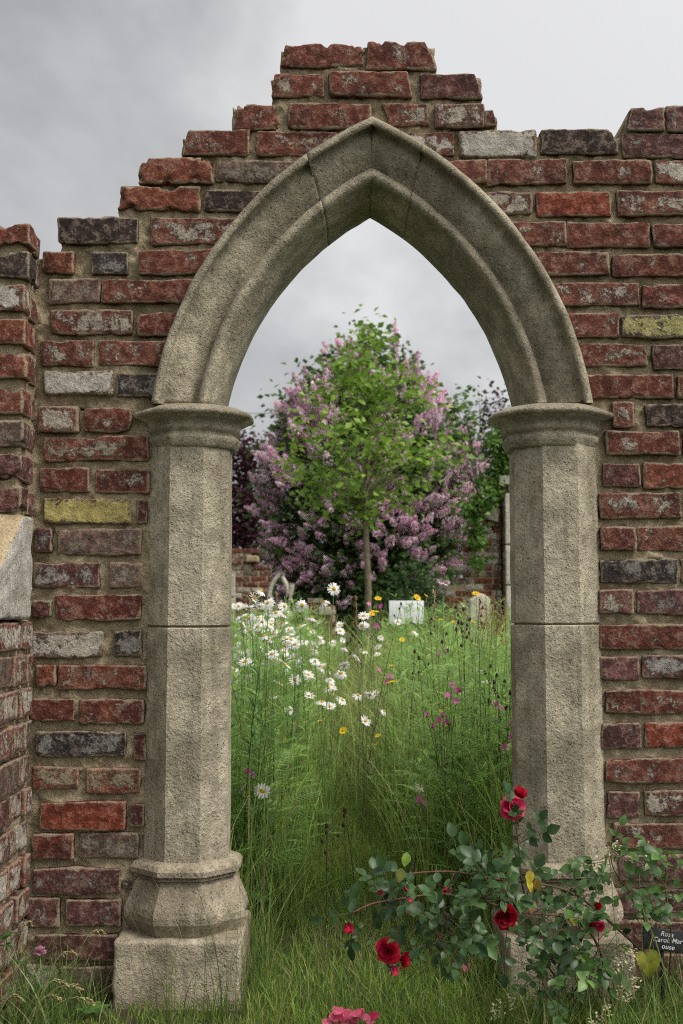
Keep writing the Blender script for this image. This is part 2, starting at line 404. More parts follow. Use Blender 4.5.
class Bricks:
    def __init__(s): s.V, s.Q, s.t, s.p, s.m, s.n = [], [], [], [], [], 0
    def add(s, c, w, d, h, kind, rz=0., seed=None, st=.0085, r=.0062, tilt=.9, shear=(0, 0), rough=1., chip=1.):
        seed = rng.random()*9 if seed is None else seed
        V, Q, e = brick_shape(w, d, h, seed, r, st, rough, shear, chip)
        a = rz; ty = math.radians(rng.normal(0, .55)*tilt); tz = math.radians(rng.normal(0, .7)*tilt)
        R = np.array([[math.cos(ty), 0, math.sin(ty)], [0, 1, 0], [-math.sin(ty), 0, math.cos(ty)]])
        a += tz
        R = np.array([[math.cos(a), -math.sin(a), 0], [math.sin(a), math.cos(a), 0], [0, 0, 1]]) @ R
        s.V.append(V @ R.T + np.asarray(c)); s.Q.append(Q + s.n); s.n += len(V)
        t, p, am = BT[kind]; j = 1 + rng.uniform(-.14, .14)
        s.t.append(np.tile(np.array(t)*j, (len(V), 1))); s.p.append(np.tile(p, (len(V), 1)))
        s.m.append(np.stack([np.full(len(V), am + rng.uniform(-.06, .06)), np.full(len(V), seed), e], 1))
    def build(s, name, parent):
        me = mesh_data(name, np.concatenate(s.V) - base(parent), np.concatenate(s.Q), None, M['brick'],
                       {'tint': ('FLOAT_COLOR', np.concatenate(s.t)), 'patch': ('FLOAT_COLOR', np.concatenate(s.p)),
                        'prm': ('FLOAT_VECTOR', np.concatenate(s.m))})
        return obj(name, me, parent)

# every brick of the photographed wall: x0 y0 x1 y1 kind (photo pixels on the wall plane)
TR = '''57 217 139 244 K|42 251 74 273 O|91 252 129 274 k|138 250 203 275 R|48 279 101 303 G|102 280 180 303 R|50 310 133 335 r|137 312 171 336 C
40 340 94 366 r|98 340 158 366 r|43 371 113 395 W|116 373 155 397 k|38 407 79 432 p|83 408 131 432 R|43 436 149 461 o|39 467 90 492 C
95 469 150 493 R|43 498 132 524 Y|136 498 148 524 D|34 528 52 553 d|57 529 142 555 G|33 562 101 588 d|108 562 143 588 G|32 600 52 618 D
55 594 141 621 C|27 631 103 658 g|113 630 142 656 k|35 665 56 686 O|58 665 146 690 o|29 698 75 722 C|78 699 144 724 R|35 731 126 757 k
133 733 146 760 D|32 766 79 790 M|86 769 141 793 M|39 802 126 830 B|129 804 145 826 D|32 833 75 860 C|78 833 138 858 G|32 868 121 894 P
122 878 135 889 g|26 898 60 927 P|66 899 122 926 P|35 934 118 960 P|20 966 56 992 g|60 966 118 993 G
280 43 364 66 R 0.012 0 2|366 41 437 70 R 0.008 0.03 2|270 73 324 97 R 0.01 0|329 72 412 97 R 0 0.012|420 73 483 99 D 0 0.022
232 104 281 131 R 0.015 0 2.2|288 103 371 129 R|389 103 429 127 r -0.02 0|434 104 484 128 p|485 110 498 126 D 0 0.015 2.4
181 130 250 156 R 0.02 0 2.4|256 131 322 156 R|420 131 455 155 w|459 130 536 157 W|540 129 618 154 K 0.004 0.006 1.4|622 133 692 158 P
627 108 664 131 P 0.008 0 1.8|666 107 706 131 P 0 0 1.8
137 158 213 184 O 0.012 0 2.8|216 160 290 182 G|461 160 487 182 r|488 159 568 184 R|573 160 651 184 R|655 160 733 184 w
117 186 201 211 O 0.008 0 1.6|204 190 256 211 K|493 192 532 214 p|537 192 611 217 B|617 191 697 216 r
150 217 214 244 r|520 221 566 246 r|567 222 650 247 R|652 224 731 247 C|541 252 610 275 R|613 254 694 277 R
558 282 639 306 r|643 284 720 308 C|573 313 619 338 R|621 315 704 338 y|582 343 648 366 R|653 344 700 370 d|593 374 674 398 R|677 374 756 398 R
613 403 634 427 r|646 404 726 427 K|606 431 679 455 R|683 431 724 455 R|603 463 640 487 D|644 463 724 489 O|600 493 681 518 r|685 493 724 518 R
600 527 635 550 C|638 526 714 551 R|600 559 678 583 k|681 559 721 583 C|599 589 633 614 p|637 590 715 614 P|599 624 690 650 R|694 624 730 650 R
600 657 639 680 P|642 655 722 679 d|605 690 690 714 R|694 690 730 714 R|601 723 641 749 P|645 722 724 748 B|605 758 688 783 r|692 758 728 783 R
608 791 640 818 P|644 790 724 816 p|615 823 696 849 r|619 855 652 882 G|656 855 734 882 P|614 889 694 914 P|618 921 652 947 D|656 921 734 947 P
612 953 690 980 P'''
bricks = []
for ln in TR.replace('\n', '|').split('|'):
    q = ln.split(); x0, y0, x1, y1 = map(float, q[:4]); k = q[4]
    sh = (float(q[5]), float(q[6])) if len(q) > 6 else (0, 0); ch = float(q[7]) if len(q) > 7 else 1.
    bricks.append([x0, y0, x1, y1, k, sh, ch])
# arch geometry in photo pixels on the wall plane (two centred pointed arch)
AX, ACY, ACO, R_OUT, R_IN, SPR = 372.0, 460.0, 149.0, 373.5, 308.5, 403.0
def arch_x(y, R, side):
    return AX - side*(-ACO) if False else (AX + ACO - math.sqrt(max(0, R*R-(ACY-y)**2)) if side < 0 else AX - ACO + math.sqrt(max(0, R*R-(ACY-y)**2)))
for b in bricks:                       # bricks that meet the arch run in under its edge
    ym = (b[1]+b[3])/2
    if ym < 400 and ym > 125:
        xl, xr = arch_x(ym, R_OUT, -1), arch_x(ym, R_OUT, 1)
        if b[0] < xl and b[2] > xl - 22 and b[2] < AX: b[2] = max(b[2], xl + 14)
        if b[2] > xr and b[0] < xr + 22 and b[0] > AX: b[0] = min(b[0], xr - 14)
NTR = len(bricks)
# the wall goes on outside the picture
rows_r = [(131, 158), (160, 184), (191, 216), (222, 247), (253, 277), (283, 307), (314, 338), (344, 368), (374, 398), (403, 427), (431, 455),
          (463, 488), (493, 518), (526, 551), (559, 583), (590, 614), (624, 650), (656, 680), (690, 714), (722, 748), (758, 783), (790, 816),
          (823, 849), (855, 882), (889, 914), (921, 947), (953, 980)]
for y0, y1 in rows_r:
    xs = [b[2] for b in bricks if abs((b[1]+b[3])/2 - (y0+y1)/2) < 8 and b[0] > 560]
    x = max(xs) + 4 if xs else 620
    while x < 900:
        w = random.choice([79, 80, 38, 81]); bricks.append([x, y0, x+w, y1, random.choice('RRRCrPOD'), (0, 0), 1.]); x += w + 4
for y0, y1 in rows_r[4:] + [(986, 1010)]:
    x = -64
    while x > -330:
        w = random.choice([79, 80, 38, 81]); bricks.append([x-w, y0, x, y1, random.choice('RRRCrPOD'), (0, 0), 1.]); x -= w + 4

wall = thing('brick_wall', 'ruined red brick wall with stepped broken top around the pointed stone arch', 'wall', (0, 0, 0))
bk = Bricks()
for i, (x0, y0, x1, y1, k, sh, ch) in enumerate(bricks):
    a, c = P(x0, y1), P(x1, y0); w, h = c[0]-a[0], c[2]-a[2]
    off = rng.normal(-.003, .003)
    bk.add(((a[0]+c[0])/2, .05 + off, (a[2]+c[2])/2), w, .10, h, k, st=.0085 if i < NTR else .02, shear=sh, chip=ch,
           rough=.9 if ch < 1.5 else 1.2)
bk.build('brickwork', wall)
# mortar core: one uneven sheet with thickness, cut to the stepped outline and the arch opening
def mortar_core(cell=.006):
    X = np.arange(-1.75, 1.5, cell); Z = np.arange(-.05, 2.56, cell)
    xc, zc = (X[:-1]+X[1:])/2, (Z[:-1]+Z[1:])/2
    mask = np.zeros((len(xc), len(zc)), bool)
    def rect(x0, y0, x1, y1):
        a, c = P(x0, y1), P(x1, y0)
        mask[np.ix_((xc > a[0]) & (xc < c[0]), (zc > a[2]) & (zc < c[2]))] = True
    for b in bricks:
        rect(b[0]+1, b[1]+5, b[2]-1, b[3]+13)
        for c in bricks:
            if c is not b and abs(c[1]-b[1]) < 9 and 0 < c[0]-b[2] < 22: rect(b[2]-2, max(b[1], c[1])+4, c[0]+2, b[3]+13)
    rect(-330, 256, 60, 1040); rect(118, 400, 180, 1040); rect(560, 400, 630, 1040); rect(560, 950, 900, 1040); rect(0, 520, 130, 1040)
    rect(690, 136, 900, 1000); rect(30, 256, 60, 560); rect(150, 228, 200, 262); rect(105, 256, 160, 420)
    # ring behind the arch stones
    px = np.zeros((len(xc), len(zc), 2))
    xx, zz = np.meshgrid(xc, zc, indexing='ij')
    dy, dz = 3.0, zz - CAMH; fw = dy*cp + dz*sp; upc = -dy*sp + dz*cp
    ix = 341.5 + F_*xx/fw; iy = 512 - F_*upc/fw
    cx = np.where(ix < AX, AX + ACO, AX - ACO); rr = np.hypot(ix-cx, iy-ACY)
    mask |= (rr > 362) & (rr < 384) & (iy < SPR+2) & (iy > 112)
    op = ((rr < 330) & (iy < SPR)) | ((iy >= SPR) & (ix > 172) & (ix < 574))
    mask &= ~op
    nx, nz = len(X), len(Z); gx, gz = np.meshgrid(X, Z, indexing='ij')
    p = np.stack([gx.ravel(), 0*gx.ravel(), gz.ravel()], 1)
    front = p.copy(); front[:, 1] = .0115 + fbm(p*14, 21, 3)*.012 + fbm(p*60, 22, 3)*.009
    jit = np.stack([fbm(p*30+5, 31, 3), 0*p[:, 0], fbm(p*30+9, 32, 3)], 1)*.010
    front += jit; back = p + jit; back[:, 1] = .25 + fbm(p*20, 23, 2)*.008
    ids = np.arange(nx*nz).reshape(nx, nz)
    i, j = np.nonzero(mask); q = np.stack([ids[i, j], ids[i+1, j], ids[i+1, j+1], ids[i, j+1]], 1)
    Nn = nx*nz; Q = [q, q[:, ::-1] + Nn]
    pad = np.pad(mask, 1)
    for di, dj, va, vb in ((-1, 0, (0, 0), (0, 1)), (1, 0, (1, 1), (1, 0)), (0, -1, (1, 0), (0, 0)), (0, 1, (0, 1), (1, 1))):
        i, j = np.nonzero(mask & ~pad[1+di:1+di+mask.shape[0], 1+dj:1+dj+mask.shape[1]])
        a, b = ids[i+va[0], j+va[1]], ids[i+vb[0], j+vb[1]]
        Q.append(np.stack([a, b, b+Nn, a+Nn], 1))
    Q = np.concatenate(Q); V = np.concatenate([front, back])
    used, inv = np.unique(Q, return_inverse=True)
    return V[used], inv.reshape(-1, 4)
V, Q = mortar_core(); obj('mortar', mesh_data('mortar', V, Q, None, M['mortar']), wall)

# ------------------------------------------------------------------ stone arch and its two columns
arch = thing('stone_archway', 'pointed gothic limestone archway on octagonal columns set in the brick wall', 'archway', (P(AX, 1005)[0], .08, 0))
PROF = []    # (R in photo pixels, depth y)
PROF += [(373.8, .05), (374.4, -.030), (373.6, -.042), (371.8, -.047), (368.4, -.046), (366.4, -.041), (365.4, -.026), (364.6, -.014)]     # hood fillet
PROF += [(363, -.0105), (360, -.011), (355, -.011), (349, -.0075), (343, .001), (337, .014), (333.5, .0245), (331.2, .030), (330.2, .031)]  # broad band
a_ = np.linspace(-.35, 1.1, 8)*PI
PROF += [(323.2 + 6.6*math.cos(t*.9), 0.018 - .027*math.sin(max(0, min(PI, t*.9)))) for t in np.linspace(0, PI/.9, 9)]     # roll
PROF += [(315.6, .028), (314.6, .040), (312, .056), (309.4, .068), (308.5, .078)]                                              # splay
PROF += [(308.5, .11), (308.5, .15), (308.5, .19), (308.5, .222), (310, .228), (335, .230), (373.8, .230)]
PROF = np.array(PROF)
def voussoir(side, u0, u1, name, par):
    n = max(6, int(90*(u1-u0))); R, Y = PROF[:, 0], PROF[:, 1]
    u = np.linspace(u0, u1, n); V = np.zeros((n, len(R), 3))
    for j in range(len(R)):
        a0, a1 = math.asin((ACY-SPR)/R[j]), math.acos(ACO/R[j])
        g = .0003/(R[j]*.0026)
        an = a0 + (a1-a0)*u; an[0] += g; an[-1] -= g if u1 < 1 else 0
        for i in range(n):
            px = AX + side*(-ACO + R[j]*math.cos(an[i])); py = ACY - R[j]*math.sin(an[i])
            q = P(px, py, min(0., Y[j])); q[1] = Y[j]; V[i, j] = q
    m = len(R)
    # densify nothing; worn surface
    Vf = V.reshape(-1, 3)
    nz = fbm(Vf*14+side, 41, 3)*.0035 + fbm(Vf*60, 42, 2)*.0012
    Vf[:, 1] += nz*np.where(Vf[:, 1] < .2, 1, 0); Vf[:, 0] += fbm(Vf*18+7, 43, 3)*.0025*(abs(Vf[:, 0]-P(AX, 300)[0]) > .004)
    Vf[:, 2] += fbm(Vf*18+11, 44, 3)*.0025
    i = np.arange(n-1)[:, None]*m; j = np.arange(m-1)[None]
    Q = np.stack([i+j, i+m+j, i+m+j+1, i+j+1], -1).reshape(-1, 4)
    if side > 0: Q = Q[:, ::-1]
    # end caps (fans of quads to the profile's mid line)
    T = []
    c0 = Vf[:m].mean(0); c1 = Vf[-m:].mean(0); N0 = len(Vf)
    Vf = np.concatenate([Vf, [c0, c1]])
    for k in range(m-1):
        T.append((k, k+1, N0)); T.append(((n-1)*m+k+1, (n-1)*m+k, N0+1))
    return Vf, Q, T
def arch_piece(name, parts):
    mb = MB()
    for p in parts: mb.add(*p)
    o = mb.build(name, M['stone'], arch); 
    return o
for side in (-1, 1):
    for u0, u1 in ((0, .845 if side > 0 else .80),):
        arch_piece('voussoir', [voussoir(side, u0, u1, 'voussoir', arch)])
arch_piece('apex_stone', [voussoir(-1, .80, 1, '', arch), voussoir(1, .845, 1, '', arch)])

def ngon_r(th, ap, n=8, k=1.0, rot=PI/8):
    """radius of a rounded regular octagon of apothem ap; k=1 sharp, 0 round"""
    a = (th - 0) % (2*PI/n); a = np.minimum(a, 2*PI/n - a) if False else ((th + PI/n) % (2*PI/n)) - PI/n
    return ap*((1-k)*1.03 + k/np.cos(a))
def lathe(cx, cy, prof, n=96, sharp=1.0, amp=.002, seed=0, mb=None):
    """prof: list of (z, apothem, sharpness)"""
    th = np.concatenate([np.linspace(0, 2*PI, n, endpoint=False)])
    rows = []
    for z, r, k in prof:
        rr = ngon_r(th - PI/2, r, 8, k); rows.append(np.stack([cx + rr*np.cos(th), cy + rr*np.sin(th), np.full(n, z)], 1))
    V = np.array(rows); m = len(prof); Vf = V.reshape(-1, 3)
    d = Vf - np.array([cx, cy, 0]); d[:, 2] = 0; d /= np.linalg.norm(d, axis=1)[:, None] + 1e-9
    Vf += d*((fbm(Vf*13+seed, 51, 3)*1.5 + fbm(Vf*55+seed, 52, 2)*.7)*amp)[:, None]
    Vf[:, 2] += fbm(Vf*11+seed+4, 53, 2)*amp*.6
    i = np.arange(m-1)[:, None]*n; j = np.arange(n)[None]; k = (j+1) % n
    Q = np.stack([i+j, i+k, i+n+k, i+n+j], -1).reshape(-1, 4)
    N0 = len(Vf); Vf = np.concatenate([Vf, Vf[:n].mean(0)[None], Vf[-n:].mean(0)[None]])
    T = [((j+1) % n, j, N0) for j in range(n)] + [((m-1)*n+j, (m-1)*n+(j+1) % n, N0+1) for j in range(n)]
    mb.add(Vf, Q, T)
def zp(py, Y=0): return P(341.5, py, Y)[2]
def dens(pr, step=.012):
    out = []
    for a, b in zip(pr[:-1], pr[1:]):
        n = max(1, int(abs(b[0]-a[0])/step))
        for i in range(n): out.append(tuple(a[q] + (b[q]-a[q])*i/n for q in range(3)))
    return out + [pr[-1]]
def plinth_block(x0, x1, y0, y1, z0, z1, mb, seed):
    V, Q, _ = brick_shape(x1-x0, y1-y0, z1-z0, seed, .010, .014, 1.0, chip=.7)
    mb.add(V + np.array([(x0+x1)/2, (y0+y1)/2, (z0+z1)/2]), Q)
YC = .052
for side, pc, pj, ap in ((-1, 184.8, 627, .1045), (1, 562.5, 624.5, .1095)):
    cx = P(pc, 640, -.05)[0]; ccx = P(191 if side < 0 else 556, 420, -.08)[0]
    colm = thing('column', None, None, (0, 0, 0)); colm.parent = arch
    colm.location = tuple(np.array((cx, YC, 0)) - base(arch))
    colm['label'] = ['octagonal limestone column on the left of the opening', 'octagonal limestone column on the right, behind the roses'][side > 0]
    def part(nm, mb, m, sm=True):
        me = mb.data(nm, M[m], np.array((cx, YC, 0)), sm); return obj(nm, me, colm)
    zc1, zc0 = zp(403, -.06), zp(441, -.06)
    H = zc1 - zc0
    mb = MB()   # capital: broad roll, hollow, neck ring
    pr = [(zc0-.012, ap+.001, 1), (zc0+.002, ap+.009, .8), (zc0+.010, ap+.0135, .7), (zc0+.018, ap+.0125, .7), (zc0+.023, ap+.004, .8), (zc0+.028, ap+.004, .75), (zc0+.032, ap+.012, .7), (zc0+.040, ap+.016, .65), (zc0+.044, ap+.015, .65), (zc0+.046, ap+.012, .65),
          (zc0+.054, ap+.017, .6), (zc0+.061, ap+.028, .6), (zc0+.065, ap+.036, .6), (zc0+.0665, ap+.036, .6), (zc0+.069, ap+.047, .6), (zc0+.074, ap+.051, .6), (zc0+.080, ap+.050, .6), (zc0+.084, ap+.043, .6),
          (zc0+.090, ap+.028, .55), (zc1-.002, ap+.015, .5), (zc1, ap-.03, .5)]
    lathe((cx+ccx)/2, YC, dens(pr, .006), 96, amp=.0016, seed=side*3, mb=mb); part('capital', mb, 'stone')
    zj = zp(pj, -.05); zb = zp(868, -.06)
    mb = MB(); lathe(cx, YC, dens([(zj+.0022, ap-.004, 1), (zj+.005, ap, 1), (zc0, ap-.001, 1)], .03), 192, amp=.0013, seed=side+9, mb=mb); part('upper_shaft', mb, 'stone', False)
    mb = MB(); lathe(cx, YC, dens([(zb-.01, ap+.002, 1), (zj-.0045, ap+.001, 1), (zj-.0015, ap-.003, 1)], .03), 192, amp=.0013, seed=side+5, mb=mb); part('lower_shaft', mb, 'stone', False)
    mb = MB(); lathe(cx, YC, [(zj-.006, ap-.008, 1), (zj+.006, ap-.008, 1)], 64, amp=.001, mb=mb); part('joint', mb, 'mortar')
    zt, zk = zp(865, -.08), zp(940, -.09)
    mb = MB()   # base: torus ring over a swelling octagonal bell
    hb = zt - zk
    pr = [(zk-.005, ap+.026, 1), (zk+.010, ap+.033, 1), (zk+.026, ap+.043, 1), (zk+.036, ap+.048, 1), (zk+.052, ap+.0485, 1), (zk+.066, ap+.045, 1), (zk+.090, ap+.034, 1), (zk+.118, ap+.0225, 1), (zk+.145, ap+.016, 1), (zt-.046, ap+.0155, .95), (zt-.041, ap+.026, .9), (zt-.031, ap+.033, .85), (zt-.018, ap+.034, .85), (zt-.008, ap+.027, .85), (zt, ap+.006, .8)]
    pr = sorted((z, ap + (a_p-ap)*(1 if side < 0 else .84), k_) for z, a_p, k_ in pr); lathe(cx, YC, dens(pr, .012), 96, amp=.0016, seed=side+15, mb=mb); part('base', mb, 'stone_base', False)
    mb = MB(); hw = ap + (.048 if side < 0 else .042)
    plinth_block(cx-hw-.006, cx+hw, YC-hw-.012, YC+hw, -.06, zk+.002, mb, 3.3+side); part('plinth', mb, 'stone_base')

# ------------------------------------------------------------------ brick buttress on the left, with its sloping coping stone
XB = P(38, 400)[0]
but = thing('brick_buttress', 'brick buttress standing forward of the wall at the left edge, with a sloping stone set-off', 'buttress', (XB-.18, -.2, 0))
bb = Bricks(); b2 = Bricks(); zst0, zst1 = P(25, 619, -.12)[2], P(28, 517, -.10)[2]
UP = [(224, 246, 'O'), (251, 278, 'K'), (285, 312, 'w'), (318, 345, 'O'), (352, 379, 'O'), (388, 414, 'R'), (421, 447, 'G'), (453, 481, 'P'), (486, 513, 'D')]
for i, (y0, y1, k) in enumerate(UP):
    z1, z0 = P(20, y0, -.13)[2], P(20, y1, -.13)[2]; h = z1-z0; zc = (z0+z1)/2
    lip = rng.uniform(-.006, .006); a = .085 if i % 2 else .062
    wv = .15 if i % 2 else .23
    bb.add((XB-wv/2+lip, -.135+a/2, zc), wv, a, h, k, tilt=1.6, chip=1.5)
    bb.add((XB-.05+lip*.5-.004, -.135+a+.008+(.128-a)/2, zc+rng.normal(0, .002)), .10, .122-a, h*.97, random.choice('rPpRw'), tilt=1.2)
    x = XB-wv-.01
    for q in range(2):
        w = .14; bb.add((x-w/2, -.085, zc), w, .1, h, random.choice('RRPDO'), st=.02); x -= w+.01
if True:    # the loose-looking topmost brick
    z0 = P(20, 252, -.12)[2]
pit = .0835; z = zst0 - .008; row = 0; side_kinds = ['ww', 'pp', 'wp', 'yp', 'pG', 'wp', 'gp', 'rw', 'pp', 'wp', 'Gp', 'pp', 'PP']
while z > -.05:
    h = .069 + rng.uniform(-.003, .003); y = -.012; n = 0
    ks = side_kinds[min(row, len(side_kinds)-1)]
    while y > -.44:
        L_ = (.055 if row % 2 else .105) if n == 0 else (.21 if (row+n) % 2 else .10)
        L_ = min(L_, y + .455)
        if L_ < .03: break
        b2.add((XB-.05+.006+rng.normal(0, .003), y-L_/2, z-h/2), L_, .10, h, ks[n % 2] if n < 2 else random.choice('pwrPG'), rz=PI/2, tilt=1.2)
        y -= L_ + .011; n += 1
    x = XB-.108
    while x > XB-.36:
        w = .12; b2.add((x-w/2, -.405, z-h/2), w, .1, h, random.choice('RPpO'), st=.02); x -= w+.01
    z -= pit; row += 1
bb.build('brickwork', but); b2.build('brickwork', but)
mb = MB()
def block(mb, x0, x1, y0, y1, z0, z1, seed, st=.02, r=.012, rough=1.3):
    V, Q, _ = brick_shape(x1-x0, y1-y0, z1-z0, seed, r, st, rough, chip=.8); mb.add(V + np.array([(x0+x1)/2, (y0+y1)/2, (z0+z1)/2]), Q)
block(mb, XB-.42, XB-.012, -.118, .02, zst0, P(20, 236, -.13)[2], 1.1, .012)
block(mb, XB-.40, XB-.008, -.44, .02, -.08, zst0-.004, 2.1, .012)
mb.build('mortar', M['mortar'], but)
V, Q, _ = brick_shape(.40, .395, zst1-zst0, 5.2, .012, .013, .9, chip=.8)
V += np.array([XB+.014-.20, -.27, (zst0+zst1)/2])
kk = np.clip((V[:, 1]+.47)/(.47-.165), 0, 1)*.86+.14; V[:, 2] = zst0 + (V[:, 2]-zst0)*kk
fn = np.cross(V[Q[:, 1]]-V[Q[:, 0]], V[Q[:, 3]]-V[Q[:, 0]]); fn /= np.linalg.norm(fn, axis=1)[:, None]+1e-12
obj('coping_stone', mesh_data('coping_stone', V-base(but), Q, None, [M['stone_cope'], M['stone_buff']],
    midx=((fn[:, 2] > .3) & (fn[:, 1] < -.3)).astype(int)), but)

# ------------------------------------------------------------------ ground
m, t, b = mat('meadow_ground'); pos = N_(t, 'ShaderNodeTexCoord').outputs['Object']
c = mixc(t, mapr(t, noise(t, pos, 1.3, 6, .65), .35, .65), (.028, .042, .012), (.055, .075, .022))
c = mixc(t, mapr(t, noise(t, pos, 9, 6, .7), .5, .66), c, (.05, .036, .022))
t.links.new(c, b.inputs['Base Color']); b.inputs['Roughness'].default_value = .95; bump(t, b, noise(t, pos, 60, 5, .7), .8, .02)
M['ground'] = m
g = np.concatenate([-np.geomspace(400, 4, 12), np.linspace(-3.5, 3.5, 60), np.geomspace(4, 400, 12)])
gx_, gy_ = np.meshgrid(g, g, indexing='ij'); p = np.stack([gx_.ravel(), gy_.ravel(), 0*gx_.ravel()], 1)
p[:, 2] = np.where(np.hypot(p[:, 0], p[:, 1]) < 30, fbm(p*2.2, 61, 3)*.02, -.02) - .006
n = len(g); i = np.arange(n-1)[:, None]*n; j = np.arange(n-1)[None]
tag(obj('ground', mesh_data('ground', p, np.stack([i+j, i+n+j, i+n+j+1, i+j+1], -1).reshape(-1, 4), None, M['ground'])), kind='structure')

# ------------------------------------------------------------------ leaf and blade templates
def blades(mb, root, h, lean, az, w, tint, seg=4, droop=.0, face=None):
    N = len(root)
    if N == 0: return
    t = np.linspace(0, 1, seg+1)[None, :, None]
    d = np.stack([np.cos(az), np.sin(az), 0*az], 1)[:, None]
    hh = np.asarray(h)[:, None, None]; ll = np.asarray(lean)[:, None, None]
    up = np.array([0, 0, 1.])
    P_ = root[:, None] + up*hh*(t - (.22*ll + droop*ll)*t**2.2) + d*hh*ll*t**1.9
    fa = rng.uniform(0, PI, N) if face is None else face
    sd_ = np.stack([np.cos(fa), np.sin(fa), 0*fa], 1)[:, None]
    ww = np.asarray(w)[:, None, None]*np.clip(1-t, .04, 1)**.65*(.55+.45*np.minimum(1, t*4+.2))
    V = np.stack([P_ - sd_*ww/2, P_ + sd_*ww/2], 2).reshape(N, -1, 3)
    m = 2*(seg+1); k = np.arange(seg)*2
    q = np.stack([k, k+1, k+3, k+2], 1)[None] + (np.arange(N)*m)[:, None, None]
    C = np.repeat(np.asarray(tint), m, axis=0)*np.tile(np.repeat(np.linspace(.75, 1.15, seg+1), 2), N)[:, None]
    mb.add(V.reshape(-1, 3), q.reshape(-1, 4), None, C)
def leaf_tm(nl=5, w=.42, fold=.12, curl=.12, pw=.8, serr=0):
    """oval leaf, length 1 along y, folded on its midrib and curling down at the tip"""
    t = np.linspace(0, 1, nl+1); V, Q = [], []
    hw = w/2*np.sin(PI*np.clip(t, 0, 1)**pw)**.85
    for i, a in enumerate(t):
        z = -curl*a*a; x = hw[i]*(1 + (serr if i % 2 else -serr))
        V += [(-x, a, z + fold*hw[i]*2), (0, a, z), (x, a, z + fold*hw[i]*2)]
    for i in range(nl):
        k = i*3; Q += [(k, k+1, k+4, k+3), (k+1, k+2, k+5, k+4)]
    return np.array(V), np.array(Q), None
LEAF2 = (np.array([(0, 0, 0), (.32, .45, .09), (0, 1, -.05), (-.32, .45, .09)], float), None, np.array([(0, 1, 2), (0, 2, 3)]))
LANCE = leaf_tm(4, .17, .2, .3, .75)
def fern_tm():
    """feathery leaf: rib with narrow paired segments"""
    V, Q, n = [], [], 0
    L_ = 12
    for i in range(L_):
        a = .12 + .86*i/(L_-1); ln = .20*math.sin(PI*(.12+.86*(1-a)))**.7*(1.1)
        for s in (-1, 1):
            z = -.25*a*a; dx, dy = s*ln*.9, ln*.55; w = .016
            V += [(0, a-w, z), (0, a+w, z), (dx, a+dy+w*.3, z-.03-.05*rng.random()), (dx, a+dy-w*.6, z-.04)]
            Q.append((n, n+1, n+2, n+3)); n += 4
    for i in range(4):
        a0, a1 = i/4, (i+1)/4
        V += [(-.012, a0, -.25*a0*a0), (.012, a0, -.25*a0*a0), (.009, a1, -.25*a1*a1), (-.009, a1, -.25*a1*a1)]
        Q.append((n, n+1, n+2, n+3)); n += 4
    return np.array(V), np.array(Q), None
FERN = fern_tm()

# ------------------------------------------------------------------ meadow beyond the arch
def path_gap(X, Y):
    """0 on the mown path, 1 in the tall growth"""
    c = .035 + .012*Y; hw = .19 - .045*np.clip(Y, 0, 3)
    hw = np.where(Y < .55, .30 + .1*np.clip(.55-Y, 0, 1), hw)
    return np.clip((abs(X-c) - hw)/.16, 0, 1)
def scatter(N, y0, y1, bias=1.6, pad=.45):
    Y = y0 + (y1-y0)*rng.random(N)**bias; D = Y + 3
    X = rng.uniform(-.115*D-pad, .175*D+pad, N)
    return X, Y
def clearX(X, Y):   # keep roots off the stone bases and wall
    return ~((Y < .30) & (Y > -.12) & ((X < P(252, 800)[0]) | (X > P(508, 800)[0])))
GC0, GC1, GDRY = (.15, .235, .045), (.30, .40, .10), (.52, .45, .25)
mb = MB()
X, Y = scatter(12500, .15, 9.5, 1.5)
k = clearX(X, Y); X, Y = X[k], Y[k]; g_ = path_gap(X, Y); k = (g_ > .05) | (Y > 2.6); X, Y, g_ = X[k], Y[k], g_[k]
mound = np.exp(-(((X-.17)/.38)**2 + ((Y-3.6)/1.1)**2))
h = (.32 + .34*rng.random(len(X)))*(.45+.55*np.maximum(g_, mound))*(1 + .25*fbm(np.stack([X*2, Y*1.2, 0*X], 1), 71, 2))
h = h*np.interp(Y, [0, 1.5, 3.5, 6], [1, 1.1, 1.45, 1.65]); h = np.clip(h + .10*(rng.random(len(X)) < .06), .1, 1.04)
lean = np.abs(rng.normal(.30, .22, len(X))) + .85*mound*rng.random(len(X))
tn = tints(len(X), GC0, GC1, .25); dry = rng.random(len(X)) < (.07 + .25*mound); tn[dry] = tints(dry.sum(), GDRY, (.20, .20, .08))
tn = tn*(1-.5*mound[:, None]) + .5*mound[:, None]*np.array((.42, .45, .19))
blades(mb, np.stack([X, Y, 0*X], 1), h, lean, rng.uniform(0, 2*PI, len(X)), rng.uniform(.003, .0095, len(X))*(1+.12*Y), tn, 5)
# fine flowering grass: hair-thin pale culms
X, Y = scatter(2000, .5, 7, 1.3, .3); g_ = path_gap(X, Y); k = clearX(X, Y) & ((g_ > .5) | (Y > 2.6)); X, Y = X[k], Y[k]
blades(mb, np.stack([X, Y, 0*X], 1), rng.uniform(.5, .82, len(X))*np.interp(Y, [0, 2, 5], [1, 1.05, 1.3]), np.abs(rng.normal(.18, .16, len(X))), rng.uniform(0, 2*PI, len(X)),
       rng.uniform(.0018, .003, len(X)), tints(len(X), (.22, .22, .09), (.33, .28, .15)), 6)
tag(mb.build('meadow_grass', M['grass'], loc=(0, 0, 0)), 'tall mixed meadow grass filling the garden beyond the arch', 'grass', kind='stuff')

